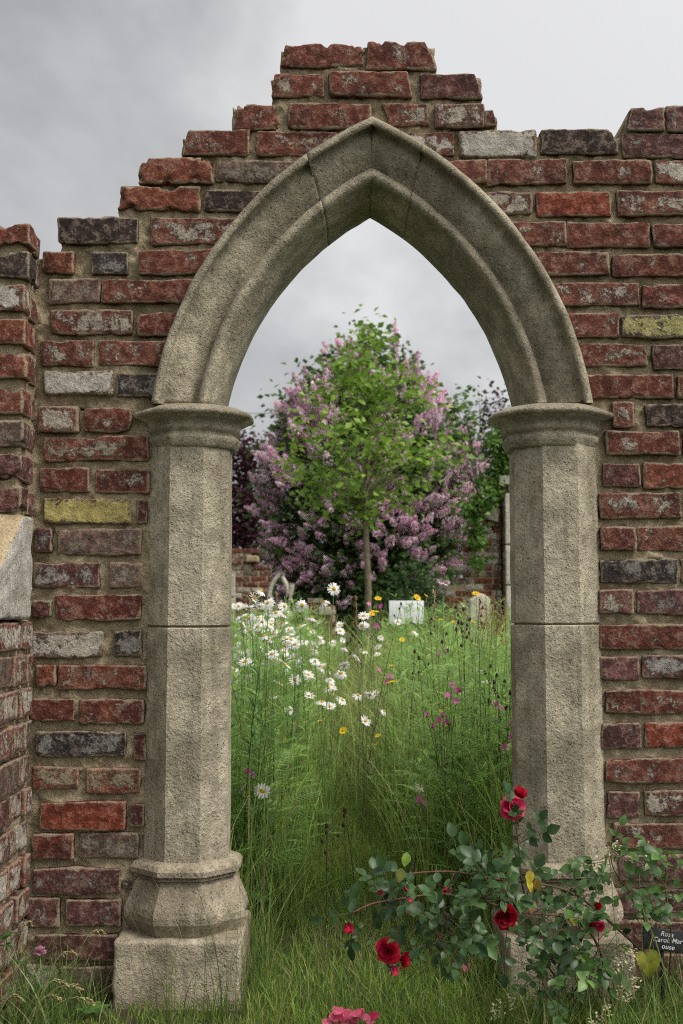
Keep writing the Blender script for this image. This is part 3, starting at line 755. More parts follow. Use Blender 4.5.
mb = MB()   # mown grass of the path and threshold
X = np.concatenate([rng.uniform(-.95, .95, 30000), rng.uniform(-.28, .36, 12000)]); Y = np.concatenate([-.34 + 2.2*rng.random(30000)**1.35, rng.uniform(1, 3.4, 12000)])
k = clearX(X, Y) & ((path_gap(X, Y) < .8) | (Y < 0)) & ~((X < -.60) & (X > -.86) & (Y > -.16)); X, Y = X[k], Y[k]
pt = fbm(np.stack([X*5, Y*5, 0*X], 1), 73, 3)
h = rng.uniform(.03, .075, len(X))*(1+.5*pt)*np.where((Y < 0) & (X < -.22), .35, 1) + .05*(rng.random(len(X)) < .03)
tn = tints(len(X), (.12, .20, .032), (.25, .345, .065), .25); dry = rng.random(len(X)) < np.clip(.16+.35*pt, .04, .6); tn[dry] = tints(dry.sum(), (.22, .2, .08), (.34, .29, .15))
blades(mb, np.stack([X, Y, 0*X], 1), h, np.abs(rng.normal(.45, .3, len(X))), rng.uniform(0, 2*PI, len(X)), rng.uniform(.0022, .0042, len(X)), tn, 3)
tag(mb.build('lawn_grass', M['grass'], loc=(0, 0, 0)), 'short mown grass on the path through the archway', 'grass', kind='stuff')

mb = MB()   # leafy growth: feathery stems and lance-leaved stems
def leafy(N, y0, y1, tm, nl, ln, hmin, hmax, c0, c1, side=None, wst=.0022, tilt=.45):
    X, Y = scatter(N*3, y0, y1, 1.35, .35); g_ = path_gap(X, Y); k = clearX(X, Y) & (g_ > .75)
    if side is not None: k &= (X*side > 0)
    X, Y = X[k][:N], Y[k][:N]
    for x, y in zip(X, Y):
        H = rng.uniform(hmin, hmax)*np.interp(y, [0, 2, 5], [1, 1.05, 1.18]); a = rng.uniform(0, 2*PI); le = abs(rng.normal(.08, .08))*H
        tt = np.linspace(0, 1, 5)[:, None]
        pth = np.array([x, y, 0]) + tt*np.array([0, 0, H]) + tt**2*np.array([le*math.cos(a), le*math.sin(a), 0])
        tn = tints(1, c0, c1, .2)[0]
        mb.tube(pth, np.linspace(wst, wst*.5, 5), 4, tn*.9)
        n = int(nl*H/.7); u = np.sort(rng.uniform(.12, .97, n)); az = np.arange(n)*2.4 + a
        pos = np.stack([np.interp(u, tt[:, 0], pth[:, q]) for q in range(3)], 1)
        d = np.stack([np.cos(az), np.sin(az), tilt + .5*u], 1)
        mb.inst(tm, pos, frames(d, rng.normal(0, .3, n)), ln*rng.uniform(.6, 1.15, n)*(1.15-.55*u), np.tile(tn, (n, 1))*rng.uniform(.8, 1.25, (n, 1)))
leafy(12, .35, 1.3, FERN, 14, .25, .5, .85, (.12, .22, .05), (.22, .35, .10), wst=.0032, tilt=.25)
leafy(210, .5, 4.5, FERN, 15, .18, .45, .88, (.13, .25, .05), (.24, .38, .10))
leafy(120, 4.0, 9, FERN, 12, .2, .55, .9, (.15, .27, .06), (.26, .40, .12))
leafy(520, .5, 7, LANCE, 17, .13, .45, .96, (.13, .22, .06), (.27, .38, .12))
leafy(110, .35, 2.6, leaf_tm(4, .42, .15, .3, .85), 14, .085, .25, .62, (.09, .17, .04), (.18, .29, .07))
leafy(70, .35, 3, LANCE, 26, .085, .55, .84, (.07, .135, .05), (.12, .21, .07), side=-1)
tag(mb.build('wildflower_foliage', M['leaf'], loc=(0, 0, 0)), 'feathery and narrow green leaves of the wildflowers beyond the arch', 'foliage', kind='stuff')

# ------------------------------------------------------------------ trees and shrubs
def limb(mb, a, b_, r0, r1, sag=.0, n=7, C=(.1, .085, .06), seg=6, wob=.03):
    t = np.linspace(0, 1, n)[:, None]; p = np.asarray(a)*(1-t) + np.asarray(b_)*t
    L_ = np.linalg.norm(np.asarray(b_)-np.asarray(a))
    p += (np.sin(t*PI)*np.array([0, 0, sag*L_])) + np.sin(t*PI)*rng.normal(0, wob*L_, 3)
    mb.tube(p, np.linspace(r0, r1, n), seg, C); return p
def profile_sample(N, prof, cx, Yc, depth, shell=.35):
    """points in a crown given as rows (py, half width px left, right) seen at distance Yc"""
    pr = np.array(prof, float); sc = (Yc+3)/F_
    wts = (pr[:-1, 1]+pr[:-1, 2]+pr[1:, 1]+pr[1:, 2])*np.diff(pr[:, 0]); wts = wts/wts.sum()
    i = rng.choice(len(wts), N, p=wts); u = rng.random(N)
    py = pr[i, 0]*(1-u) + pr[i+1, 0]*u; hl = pr[i, 1]*(1-u)+pr[i+1, 1]*u; hr = pr[i, 2]*(1-u)+pr[i+1, 2]*u
    a = rng.uniform(0, 2*PI, N); rr = rng.random(N)**shell
    xx = np.cos(a)*rr; xp = np.where(xx < 0, xx*hl, xx*hr)*sc
    yy = np.sin(a)*rr*(hl+hr)/2*sc*depth
    z = np.array([P(cx, q, Yc)[2] for q in py]); x0 = P(cx, 500, Yc)[0]
    return np.stack([x0+xp, Yc+yy, z], 1), rr
def clumped(centers, per, spread, squash=.8):
    N = len(centers)*per
    d = rng.normal(0, 1, (N, 3))*spread; d[:, 2] *= squash
    return np.repeat(centers, per, axis=0) + d
def leaves_at(mb, pos, size, c0, c1, tm=LEAF2, droop=0., jit=.2):
    N = len(pos); d = rdir(N, -.6, .7); d[:, 2] -= droop
    mb.inst(tm, pos, frames(d, rng.uniform(-1.2, 1.2, N)), size*rng.uniform(.6, 1.25, N), tints(N, c0, c1, jit))
# flowering lilac
YL = 16.8; px0 = P(368, 600, YL)
lil = thing('lilac_bush', 'large lilac bush covered in pale purple blossom filling the view through the arch', 'shrub', (px0[0], YL, 0))
LP = [(335, 3, 3), (350, 16, 14), (368, 48, 36), (385, 68, 52), (405, 78, 68), (430, 86, 88), (455, 95, 100), (485, 103, 108), (515, 102, 102), (545, 94, 96), (575, 88, 88), (605, 82, 76), (625, 72, 64)]
cen, rr = profile_sample(560, LP, 368, YL, .8, .40)
mb = MB()
for k in range(9):
    a = k*2.4; b0 = np.array([px0[0]+.35*math.cos(a), YL+.35*math.sin(a), -.1]); tp = cen[rng.integers(len(cen))]
    p = limb(mb, b0, tp*np.array([1, 1, 1.]), .05, .012, .12, 9)
    for q in range(7):
        limb(mb, p[rng.integers(3, 8)], cen[rng.integers(len(cen))], .016, .004, .06, 6)
mb.build('stem', M['bark_dark'], lil)
mb = MB(); ci_, _r = profile_sample(420, LP[4:], 368, YL+.3, .6, .6); pos = np.concatenate([clumped(cen, 34, .20), clumped(ci_, 26, .24)]); leaves_at(mb, pos, .14, (.05, .105, .028), (.12, .20, .055), droop=.15)
ll = mb.build('foliage', M['crown'], lil)
def panicle_tm(n=70, seed=0):
    r_ = np.random.default_rng(seed); V, T, C = [], [], []
    for i in range(n):
        t = r_.random()**.8; rad = .30*(1-t)**.8*(.6+.4*r_.random()) + .03; a = r_.uniform(0, 2*PI)
        c = np.array([rad*math.cos(a), t, rad*math.sin(a)])
        nrm = np.array([math.cos(a), .5, math.sin(a)])+r_.normal(0, .4, 3); nrm /= np.linalg.norm(nrm)
        u = np.cross(nrm, [.3, .5, .8]); u /= np.linalg.norm(u); v = np.cross(nrm, u); s = .085*(.7+.5*r_.random()); k = len(V)
        V += [c+u*s+nrm*.02, c+v*s*.35+u*s*.0, c-u*s+nrm*.02, c-v*s, c+v*s+nrm*.02]
        T += [(k, k+1, k+3), (k+1, k+2, k+3), (k+1, k+4, k)]
        q = .75+.5*r_.random(); C += [(q, q, q)]*5
    return np.array(V), None, np.array(T), np.array(C)
PAN = [panicle_tm(seed=s) for s in range(4)]
c2, rr = profile_sample(1500, [(345, 24, 20)]+LP[2:-1], 368, YL, .82, .16)
c2 = c2[(rr > .74)]
vis = c2[:, 1] < YL + .4
c2 = c2[vis]; pz = np.array(c2[:, 2])
keep = rng.random(len(c2)) < np.where(pz < 1.6, .30, np.where(pz > 4.6, .7, 1.))
c2 = c2[keep]
# blossom grows in trusses: pull panicles towards shared centres
tr = c2[rng.choice(len(c2), 215, replace=False)]
c2 = np.repeat(tr, 5, axis=0) + rng.normal(0, .13, (1075, 3)); c2 = np.concatenate([c2, cen[rng.choice(len(cen), 40)]])
dirs = c2 - np.array([px0[0], YL, 2.2]); dirs /= np.linalg.norm(dirs, axis=1)[:, None]; dirs[:, 2] = dirs[:, 2]*.6+.45; dirs[:, 1] -= .25; dirs += rng.normal(0, .3, dirs.shape)
szs = rng.uniform(.19, .33, len(c2)); PC0, PC1 = (.78, .50, .64), (.92, .76, .83)
c2 -= 0
order = np.argsort(c2[:, 1]); first = order[:100]; rest = order[100:]
tmm = []
for q in range(8):
    mb = MB(); mb.inst(PAN[q % 4], np.zeros((1, 3)), np.eye(3)[None], 1., tints(1, PC0, PC1, .1)); tmm.append(mb.data('blossom', M['blossom']))
FR = frames(dirs, rng.uniform(0, 6, len(c2)))
from mathutils import Matrix
def mat4(R, t, s):
    m4 = Matrix.Identity(4)
    for a in range(3):
        for b_ in range(3): m4[a][b_] = float(R[a, b_]*s)
        m4[a][3] = float(t[a])
    return m4
for n_, i in enumerate(first):
    o = obj('blossom', tmm[n_ % 8], lil); o.matrix_basis = mat4(FR[i], c2[i]-base(lil), szs[i])
mb = MB()
for q in range(4):
    s_ = rest[q::4]; mb.inst(PAN[q], c2[s_], FR[s_], szs[s_], tints(len(s_), PC0, PC1, .15))
tag(mb.build('blossom', M['blossom'], lil), kind='stuff')

# young green tree in front of the lilac
YT = 10.2; tx = P(367, 600, YT)
yt = thing('young_tree', 'slender young tree with bright green leaves and a pale trunk before the lilac', 'tree', (tx[0], YT, 0))
TP = [(322, 3, 3), (340, 14, 16), (362, 34, 34), (385, 56, 50), (405, 74, 62), (430, 86, 72), (455, 84, 80), (480, 74, 76), (498, 58, 56), (514, 30, 26), (522, 8, 8)]
mb = MB(); top = P(361, 345, YT); mid = P(366, 480, YT); p0 = np.array([tx[0], YT, -.1])
tr = np.array([p0, P(368.5, 590, YT), P(366, 540, YT), mid, P(370, 430, YT), P(364, 385, YT), top])
mb.tube(tr, [.040, .037, .034, .028, .02, .012, .005], 8, (.2, .17, .11))
mb.build('trunk', M['bark'], yt); mb = MB()
cen, rr = profile_sample(92, [(a, b_*1.0, c_*1.12) for a, b_, c_ in TP], 367, YT, .9, .5); ends = []
for c in cen:
    z = np.clip(c[2] - .35*np.hypot(c[0]-tx[0], c[1]-YT) - .25, mid[2]-.35, top[2]-.1)
    zz = tr[:, 2]; st = np.array([np.interp(z, zz, tr[:, q]) for q in range(3)])
    ends.append(limb(mb, st, c, .010, .003, .07, 6, seg=4))
mb.build('limb', M['bark'], yt); mb = MB()
pos = np.concatenate([clumped(cen, 20, .125), np.concatenate([e_[3:] for e_ in ends]).repeat(2, 0) + rng.normal(0, .05, (len(ends)*6, 3))])
leaves_at(mb, pos, .105, (.12, .23, .028), (.29, .43, .075), droop=.2)
mb.build('crown', M['crown'], yt)

def shrub(name, label, cat, cx, Yc, prof, ncl, per, spread, size, c0, c1, bark='bark_dark', trunk=.05, depth=.8, group=None):
    x0 = P(cx, 600, Yc)[0]; t_ = thing(name, label, cat, (x0, Yc, 0), group)
    cen, rr = profile_sample(ncl, prof, cx, Yc, depth, .42); mb = MB()
    tp = cen[np.argmax(cen[:, 2])]; p = limb(mb, (x0, Yc, -.1), tp, trunk, trunk*.15, 0, 10)
    for c in cen[rng.choice(len(cen), min(60, len(cen)), replace=False)]:
        j = np.argmin(abs(p[:, 2] - c[2]*.75)); limb(mb, p[j], c, trunk*.3, trunk*.06, .05, 6, seg=4)
    mb.build('trunk', M[bark], t_); mb = MB()
    leaves_at(mb, clumped(cen, per, spread), size, c0, c1); mb.build('crown', M['crown'], t_); return t_
shrub('purple_tree', 'dark purple-leaved tree beside the left column, behind the lilac', 'tree', 240, 21,
      [(440, 10, 6), (455, 40, 22), (480, 60, 24), (520, 70, 26), (560, 60, 22), (590, 30, 16)], 170, 34, .24, .13, (.035, .012, .018), (.085, .03, .042), trunk=.09)
shrub('copper_tree', 'sparse dark copper-leaved tree top behind the lilac, by the right column', 'tree', 492, 22,
      [(384, 4, 4), (396, 12, 10), (415, 20, 26), (450, 26, 34), (500, 24, 34), (560, 20, 30)], 110, 20, .22, .12, (.03, .018, .018), (.07, .035, .035), trunk=.08)
shrub('slim_tree', 'slim green sapling rising above the lilac\'s right shoulder', 'tree', 462, 14.2,
      [(380, 3, 3), (392, 9, 8), (410, 12, 14), (440, 12, 14), (480, 8, 10), (520, 4, 5)], 34, 14, .12, .10, (.06, .13, .02), (.14, .24, .05), trunk=.016)
shrub('dark_shrub', 'low dark green shrub at the foot of the lilac', 'shrub', 410, 13.4, [(568, 8, 6), (580, 26, 26), (600, 36, 36), (640, 36, 36)], 70, 30, .12, .075, (.03, .065, .02), (.07, .13, .035), trunk=.03)
# clipped hedge closing the garden at the back
hx = thing('hedge', 'long dark green hedge closing off the far end of the garden', 'hedge', (0, 27, 0)); mb = MB()
for x in np.linspace(-14, 14, 36): limb(mb, (x, 27, -.1), (x+rng.normal(0, .2), 27, 1.6), .04, .01, n=4, seg=4)
mb.build('stem', M['bark_dark'], hx); mb = MB()
N = 26000; pos = np.stack([rng.uniform(-14.5, 14.5, N), 27+rng.uniform(-.6, .6, N), rng.random(N)**.6*3.1], 1); pos[:, 2] *= 1+.10*fbm(np.stack([pos[:, 0]*.9, 0*pos[:, 0], 0*pos[:, 0]], 1), 81, 3)
leaves_at(mb, pos, .15, (.025, .05, .016), (.06, .10, .03)); mb.build('foliage', M['crown'], hx)

# ------------------------------------------------------------------ ruined garden walls at the back
def rear_wall(bk, x0, x1, tops, Y, pitch=.076, dep=.22, kinds='RRRrpPGwDO'):
    """tops: function x -> top z; bricks in running bond"""
    z, r_ = 0.0, 0
    while z < 3.2:
        x = x0 - (.11 if r_ % 2 else 0)
        while x < x1:
            a, b_ = max(x, x0), min(x+.215, x1)
            if b_-a > .04 and tops((a+b_)/2) > z+.05:
                bk.add(((a+b_)/2, Y+dep/2+rng.normal(0, .005), z+.033), b_-a-.012, dep, .062, random.choice(kinds), st=1., r=.006, rough=.5)
            x += .227
        z += pitch; r_ += 1
def rear_core(mb, x0, x1, z1, Y, dep=.2): block(mb, x0+.01, x1-.01, Y+.012, Y+dep, -.1, z1, 4.4, 1., .01, .3)
def xw(px, Y): return P(px, 600, Y)[0]
YR = 12.6
rw = thing('ruined_wall', 'low ruined brick wall with a broken pointed window, far back on the left of the lilac', 'wall', (xw(250, YR), YR, 0)); bk = Bricks(); mb = MB()
zt = lambda py, Y=YR: P(341, py, Y)[2]
xa, xb = xw(150, YR), xw(271, YR)
tops = lambda x: zt(549) if x < xw(252, YR) else (zt(556) if x < xw(262, YR) else zt(566))
rear_wall(bk, xa, xb, tops, YR); rear_core(mb, xa, xw(252, YR), zt(551), YR); rear_core(mb, xw(252, YR)-.02, xb, zt(570), YR)
bk.build('brickwork', rw); mb.build('mortar', M['mortar'], rw)
mb = MB(); block(mb, xw(246, YR), xw(258, YR), YR-.06, YR+.24, zt(562), zt(556), 1.7, .03, .01); mb.build('coping_stone', M['stone_buff'], rw)
mb = MB(); block(mb, xw(247, YR), xw(259, YR), YR-.05, YR+.1, zt(618), zt(609), 1.2, .03, .01); mb.build('plaque', M['stone_buff'], rw)
mb = MB()
for y0, y1 in ((575, 597), (598, 622)): block(mb, xw(228, YR), xw(235.5, YR), YR-.07, YR+.2, zt(y1), zt(y0), y0*.1, .03, .012)
mb.build('jamb', M['stone_far'], rw)
def bar(mb, pts, w, Y, d0=.09):
    """stone rib of square section along a path in the wall's plane"""
    pts = [P(x, y, Y) for x, y in pts]
    pts = np.array(pts); tg = np.gradient(pts, axis=0); tg /= np.linalg.norm(tg, axis=1)[:, None]; nn = np.stack([tg[:, 2], 0*tg[:, 0], -tg[:, 0]], 1)
    prof = [(-w/2, .02-d0), (-w*.3, -d0-.02), (w*.3, -d0-.02), (w/2, .02-d0), (w/2, .16), (-w/2, .16)]
    m_, n = len(prof), len(pts)
    V = np.array([[p + nn[i]*a + np.array([0, b_, 0]) for a, b_ in prof] for i, p in enumerate(pts)]).reshape(-1, 3)
    i = np.arange(n-1)[:, None]*m_; j = np.arange(m_)[None]; k = (j+1) % m_
    mb.add(V, np.concatenate([np.stack([i+j, i+k, i+m_+k, i+m_+j], -1).reshape(-1, 4), [[0, 1, 2, 3], [0, 3, 4, 5]], np.array([[3, 2, 1, 0], [5, 4, 3, 0]]) + (n-1)*m_]))
def arcpts(a, b_, bulge, n=9):
    a, b_ = np.array(a, float), np.array(b_, float); t = np.linspace(0, 1, n)[:, None]; d = b_-a; nn = np.array([-d[1], d[0]])
    return a + d*t + nn*bulge*4*t*(1-t)
tw = .060
for nm, pts in (('tracery', arcpts((269.5, 600), (283, 573), -.14)), ('tracery', arcpts((281.5, 577), (288, 600), -.10)), ('tracery', arcpts((288, 599), (292, 583), .06)),
                ('mullion', np.array([(287.6, 598), (287.8, 612), (288, 640)])), ('mullion', np.array([(269.8, 597), (269.5, 612), (269.5, 640)]))):
    mb = MB(); bar(mb, pts, tw, YR); mb.build(nm, M['stone_far'], rw)
mb = MB(); block(mb, xw(268, YR), xw(293, YR), YR-.05, YR+.22, -.1, zt(628), 2.2, .03, .012); mb.build('sill', M['stone_far'], rw)
YP = 12.0
rp_ = thing('brick_pier', 'short broken brick pier with a pale stone plaque, below the lilac blossom', 'pier', (xw(321, YP), YP, 0)); bk = Bricks(); mb = MB(); zt = lambda py, Y=YP: P(341, py, Y)[2]
tops = lambda x: zt(596) if x > xw(314, YP) and x < xw(330, YP) else zt(603)
rear_wall(bk, xw(307, YP), xw(336, YP), tops, YP); rear_core(mb, xw(307, YP), xw(336, YP), zt(606), YP); bk.build('brickwork', rp_); mb.build('mortar', M['mortar'], rp_)
mb = MB(); block(mb, xw(319, YP), xw(331, YP), YP-.04, YP+.1, zt(615), zt(607), 1.4, .03, .01); mb.build('plaque', M['stone_far'], rp_)
mb = MB(); block(mb, xw(304, YP), xw(308.5, YP), YP-.06, YP+.2, -.1, zt(605), 1.9, .03, .012); mb.build('jamb', M['stone_far'], rp_)
YG = 10.8
gw = thing('garden_wall', 'brick garden wall draped with ivy, seen past the right column', 'wall', (xw(490, YG), YG, 0)); bk = Bricks(); mb = MB(); zt = lambda py, Y=YG: P(341, py, Y)[2]
def gtop(x):
    for px, py in ((455, 590), (462, 575), (468, 560), (474, 540), (480, 524), (484, 505)):
        if x < xw(px, YG): return zt(py)
    return zt(503)
rear_wall(bk, xw(446, YG), xw(502, YG), gtop, YG, kinds='OoorwRpwB'); rear_core(mb, xw(446, YG), xw(470, YG), zt(585), YG); rear_core(mb, xw(468, YG), xw(502, YG), zt(530), YG)
rear_wall(bk, xw(502.5, YG), xw(620, YG), lambda x: zt(484), YG-.10, dep=.8, kinds='OoorwRpwB'); rear_core(mb, xw(502.8, YG), xw(619, YG), zt(488), YG-.08, .74)
bk.build('brickwork', gw); mb.build('mortar', M['mortar'], gw)
mb = MB(); V, Q, _ = brick_shape(.19, .26, .17, 2.7, .01, .03, 1.); V[:, 2] *= np.clip(.35 + (V[:, 0]/.19+.5)*.75, .3, 1); V += np.array([xw(491, YG), YG+.08, zt(515)]); mb.add(V, Q); mb.build('coping_stone', M['stone_far'], gw)
mb = MB(); block(mb, xw(499, YG), xw(530, YG), YG-.16, YG+.5, zt(486), zt(477), 1.3, .04, .012); mb.build('coping_stone', M['stone_far'], gw)
mb = MB()
for y0, y1 in ((495, 545), (546, 585), (586, 640)): block(mb, xw(506.5, YG-.2), xw(516, YG-.2), YG-.19, YG, zt(y1), zt(y0), y0*.1, .04, .012)
mb.build('jamb', M['stone_far'], gw)
gs = thing('gable_stone', 'pale gable-shaped stone standing among the meadow plants near the ivy wall', 'stone', (xw(479, 9.2), 9.2, 0)); zt = lambda py: P(341, py, 9.2)[2]
mb = MB(); V, Q, _ = brick_shape(.21, .16, .62, 3.9, .012, .03, 1.); zz = (V[:, 2]+.31)/.62*(zt(592) - .62*abs(V[:, 0]-.015)); V = np.stack([V[:, 0]+xw(479, 9.2), V[:, 1]+9.2, zz-.01], 1); mb.add(V, Q); mb.build('stone', M['stone_far'], gs)

# ivy over the garden wall
iv = thing('ivy', 'green ivy hanging over the brick garden wall by the right column', 'climbing plant', (xw(485, YG), YG-.1, 0)); mb = MB()
pts = []
for px, py, rx, ry, n in ((500, 440, 10, 14, 30), (506, 462, 14, 14, 40), (494, 482, 12, 11, 36), (484, 498, 9, 8, 26), (472, 508, 8, 6, 16), (477, 522, 4, 10, 16), (477.5, 545, 2.5, 11, 16), (477, 562, 1.8, 6, 8), (520, 450, 14, 24, 40)):
    q = rng.normal(0, .55, (n, 2)); pts += [P(px+a*rx, py+b_*ry, YG-.14+rng.normal(0, .10) + (.15 if py < 495 else 0)) for a, b_ in q]
pts = np.array(pts); leaves_at(mb, clumped(pts, 10, .05), .08, (.06, .13, .025), (.16, .28, .06), droop=.5); mb.build('foliage', M['crown'], iv)
mb = MB(); sx = P(482, 600, YG)[0]
for q in range(3):
    e_ = pts[rng.integers(len(pts))]; limb(mb, (sx+rng.normal(0, .05), YG-.03, 0), e_, .012, .004, 0, 8, seg=4, wob=.02)
mb.build('stem', M['bark_dark'], iv)

# white information board among the flowers
YB = 6.6; ib = thing('information_board', 'small white board on a post standing in the meadow in front of the lilac', 'sign', (xw(406, YB), YB, 0))
mt, tt_, bt = mat('white_board'); bt.inputs['Base Color'].default_value = (.58, .59, .6, 1); bt.inputs['Roughness'].default_value = .5; M['white'] = mt
c = (P(388, 623, YB)+P(425, 602, YB))/2; V, Q, _ = brick_shape(.29, .012, .20, 1, .003, 1., 0, chip=0)
a = -.22; R = np.array([[1, 0, 0], [0, math.cos(a), -math.sin(a)], [0, math.sin(a), math.cos(a)]]); mb = MB(); mb.add(V@R.T + c, Q); mb.build('panel', M['white'], ib)
mb = MB(); mb.tube([(c[0], YB+.02, -.1), (c[0], YB+.02, .5), (c[0], YB+.015, c[2])], .018, 8, (.12, .1, .08)); mb.build('post', M['stem'], ib)

# overhead wires on two poles, far behind
for s_, lb in ((-1, 'wooden utility pole carrying the wires, far off to the left'), (1, 'wooden utility pole carrying the wires, far off to the right')):
    up = thing('utility_pole', lb, 'pole', (s_*17-2, 45, 0), 'utility poles'); mb = MB(); mb.tube([(s_*17-2, 45, 0), (s_*17-2, 45, 5), (s_*17-2, 45, 10.2)], [.14, .12, .1], 10, (.12, .1, .08)); mb.build('pole', M['bark_dark'], up)
    mb = MB(); mb.tube([(s_*17-2.7, 45, 9.7), (s_*17-1.3, 45, 9.7)], .06, 6, (.1, .09, .08)); mb.build('crossarm', M['bark_dark'], up)
for py, lb in ((413, 'thin overhead wire crossing the sky behind the lilac, the upper one'), (441, 'thin overhead wire crossing the sky behind the lilac, the lower one')):
    z = P(262, py, 45)[2]; x = np.linspace(-19, 15, 30); w_ = np.stack([x, 0*x+45, z + .35*(((x+2)/17)**2)-.02], 1); mb = MB(); mb.tube(w_, .012, 4, (.05, .05, .05))
    o = mb.build('overhead_wire', M['stem'], loc=(-2, 45, z)); tag(o, lb, 'wire', 'overhead wires')

# ------------------------------------------------------------------ meadow flowers, every one a thing
def petal_ring(n, L_, w, tilt, r0=.0, twist=.0, seg=3, notch=False, r_=None):
    """flat-ish petals round the z axis"""
    r_ = r_ or np.random.default_rng(1); V, Q = [], []; k = 0
    for i in range(n):
        a = 2*PI*i/n + r_.normal(0, .06); ll = L_*r_.uniform(.88, 1.08); tl = tilt + r_.normal(0, .12)
        c, s = math.cos(a), math.sin(a)
        for j in range(seg+1):
            t = j/seg; hw = w/2*(math.sin(PI*(.18+.70*t))**.6)*(1 if not (notch and j == seg) else .8)
            rr_ = r0 + ll*t*math.cos(tl); z = ll*t*math.sin(tl) - .12*ll*t*t
            for sg in (-1, 1):
                V.append((c*rr_ - s*hw*sg, s*rr_ + c*hw*sg, z + twist*sg*hw))
        for j in range(seg): b_ = k+j*2; Q.append((b_, b_+2, b_+3, b_+1))
        k += 2*(seg+1)
    return np.array(V), np.array(Q)
def dome(r_, h, n=10, m_=3):
    V, Q, T = [], [], []
    for j in range(m_):
        a = PI/2*j/m_
        for i in range(n): th = 2*PI*i/n; V.append((r_*math.cos(a)*math.cos(th), r_*math.cos(a)*math.sin(th), h*math.sin(a)))
    V.append((0, 0, h))
    for j in range(m_-1):
        for i in range(n): Q.append((j*n+i, j*n+(i+1) % n, (j+1)*n+(i+1) % n, (j+1)*n+i))
    for i in range(n): T.append(((m_-1)*n+i, (m_-1)*n+(i+1) % n, m_*n))
    return np.array(V), np.array(Q), np.array(T)
def data_of(V, Q, T, col, name, m):
    mb = MB(); mb.add(V, Q, T, np.asarray(col, float)); return mb.data(name, m)
DH, DD = [], []
for s in range(5):
    V, Q = petal_ring(rng.integers(17, 22), .0215, .0066, [.12, -.12, .28, -.45, .0][s], .0045, .25, 3, False, np.random.default_rng(s))
    DH.append(data_of(V, Q, None, (.82, .82, .80), 'petals', M['petal']))
V, Q, T = dome(.0075, .0045); V = V + np.array([0, 0, .0005]); dd = data_of(V, Q, T, (.70, .42, .03), 'disc', M['petal'])
def rotz(d):
    d = np.asarray(d, float); return Vector(d).to_track_quat('Z', 'Y').to_matrix().to_4x4()
def stem_to(p, lean, r_=.0014, col=(.09, .15, .045), n=6, bend=None):
    t = np.linspace(0, 1, n)[:, None]; foot = np.array([p[0]-lean[0], p[1]-lean[1], -.01])
    q = foot*(1-t) + p*t; q[:, :2] += (np.sin(t*PI)*.12)*np.array(lean)[None, :2]*-1
    return foot, q
def flower(name, label, cat, group, px, py, Y, build, lean=None):
    p = P(px, py, Y); lean = np.array(lean if lean is not None else rng.normal(0, .05, 2))
    foot, q = stem_to(p, lean); t_ = thing(name, label, cat, foot, group); build(t_, foot, q, p); return t_
def put(name, me, par, at, d, s=1., roll=0.):
    o = obj(name, me, par); m4 = rotz(d) @ Matrix.Rotation(roll, 4, 'Z') @ Matrix.Scale(s, 4); m4.translation = Vector([float(a) for a in (np.asarray(at)-base(par))]); o.matrix_basis = m4; return o
def daisy(t_, foot, q, p, s=1., d=None, v=None):
    mb = MB(); mb.tube(q, np.linspace(.0017, .0011, len(q)), 5, tints(1, (.08, .15, .04), (.14, .22, .06))[0]); mb.build('stem', M['stem'], t_)
    d = d if d is not None else np.array([rng.normal(.1, .45), rng.normal(-.45, .4), rng.uniform(.45, 1.)])
    v = rng.integers(5) if v is None else v; ro = rng.uniform(0, 6)
    put('petals', DH[v], t_, p, d, s, ro); put('disc', dd, t_, p + .0008*np.asarray(d)/np.linalg.norm(d), d, s, ro)
NEAR = [(241.5, 619, 1.15), (243, 628, 1.15), (264, 636, 1.0), (276, 613, 1.1), (272, 654, 1.2), (245, 662, 1.1), (285, 664, 1.1), (308, 675, 1.3), (341, 673, 1.3), (342, 700, 1.7), (370, 695, 1.7), (365, 721, 1.6),
        (357, 658, 1.9), (329, 688, 1.4), (322, 702, 1.5), (330, 707, 1.6), (358, 695, 1.7), (291, 640, 1.5), (284, 646, 1.5), (295, 644, 1.6), (249, 609, 1.0), (269, 602, 1.3), (302, 605, 1.4), (324, 602, 1.7),
        (334, 589, 1.2), (261, 591, 1.1), (253, 598, 1.1), (248, 608, 1.0), (268, 603, 1.2), (340, 631, 2.2), (362, 625, 2.2), (300, 626, 1.6), (312, 618, 1.7), (284, 606, 1.4), (241, 789, .62)]
LD = 'white oxeye daisy with yellow centre in the crowded drift by the left column'
n_ = 0
for px, py, Y in NEAR[:-1]: flower('oxeye_daisy', LD, 'daisy', 'oxeye daisies in the drift', px, py, Y, daisy)
for q in range(175):
    px = 234 + abs(rng.normal(0, 56)); py = np.clip(rng.normal(648, 26) + (px-236)*.10, 606, 712)
    if px > 372: continue
    flower('oxeye_daisy', LD, 'daisy', 'oxeye daisies in the drift', px, py, rng.uniform(1.6, 5.6), daisy)
flower('oxeye_daisy', 'single open white daisy low beside the left column, facing the viewer', 'daisy', None, 262, 791, .62, lambda *a: daisy(*a, 1.0, np.array([.05, -1, .25]), 0))
flower('oxeye_daisy', 'half-hidden white daisy seen edge-on, low against the left column', 'daisy', None, 241, 789, .66, lambda *a: daisy(*a, .9, np.array([-.8, -.1, .5]), 1))
for px, py, Y in ((485, 683, 1.1), (479, 671, 1.3), (384, 711, 2.), (375, 694, 2.2), (414.5, 634, 2.6), (443, 584, 1.9), (420, 787, 1.2), (378, 647, 3.), (381, 637, 3.), (398, 622, 3.2), (377, 655, 3.1)):
    flower('oxeye_daisy', 'white daisy scattered among the green growth right of the path', 'daisy', 'scattered daisies on the right', px, py, Y, lambda *a: daisy(*a, .85))
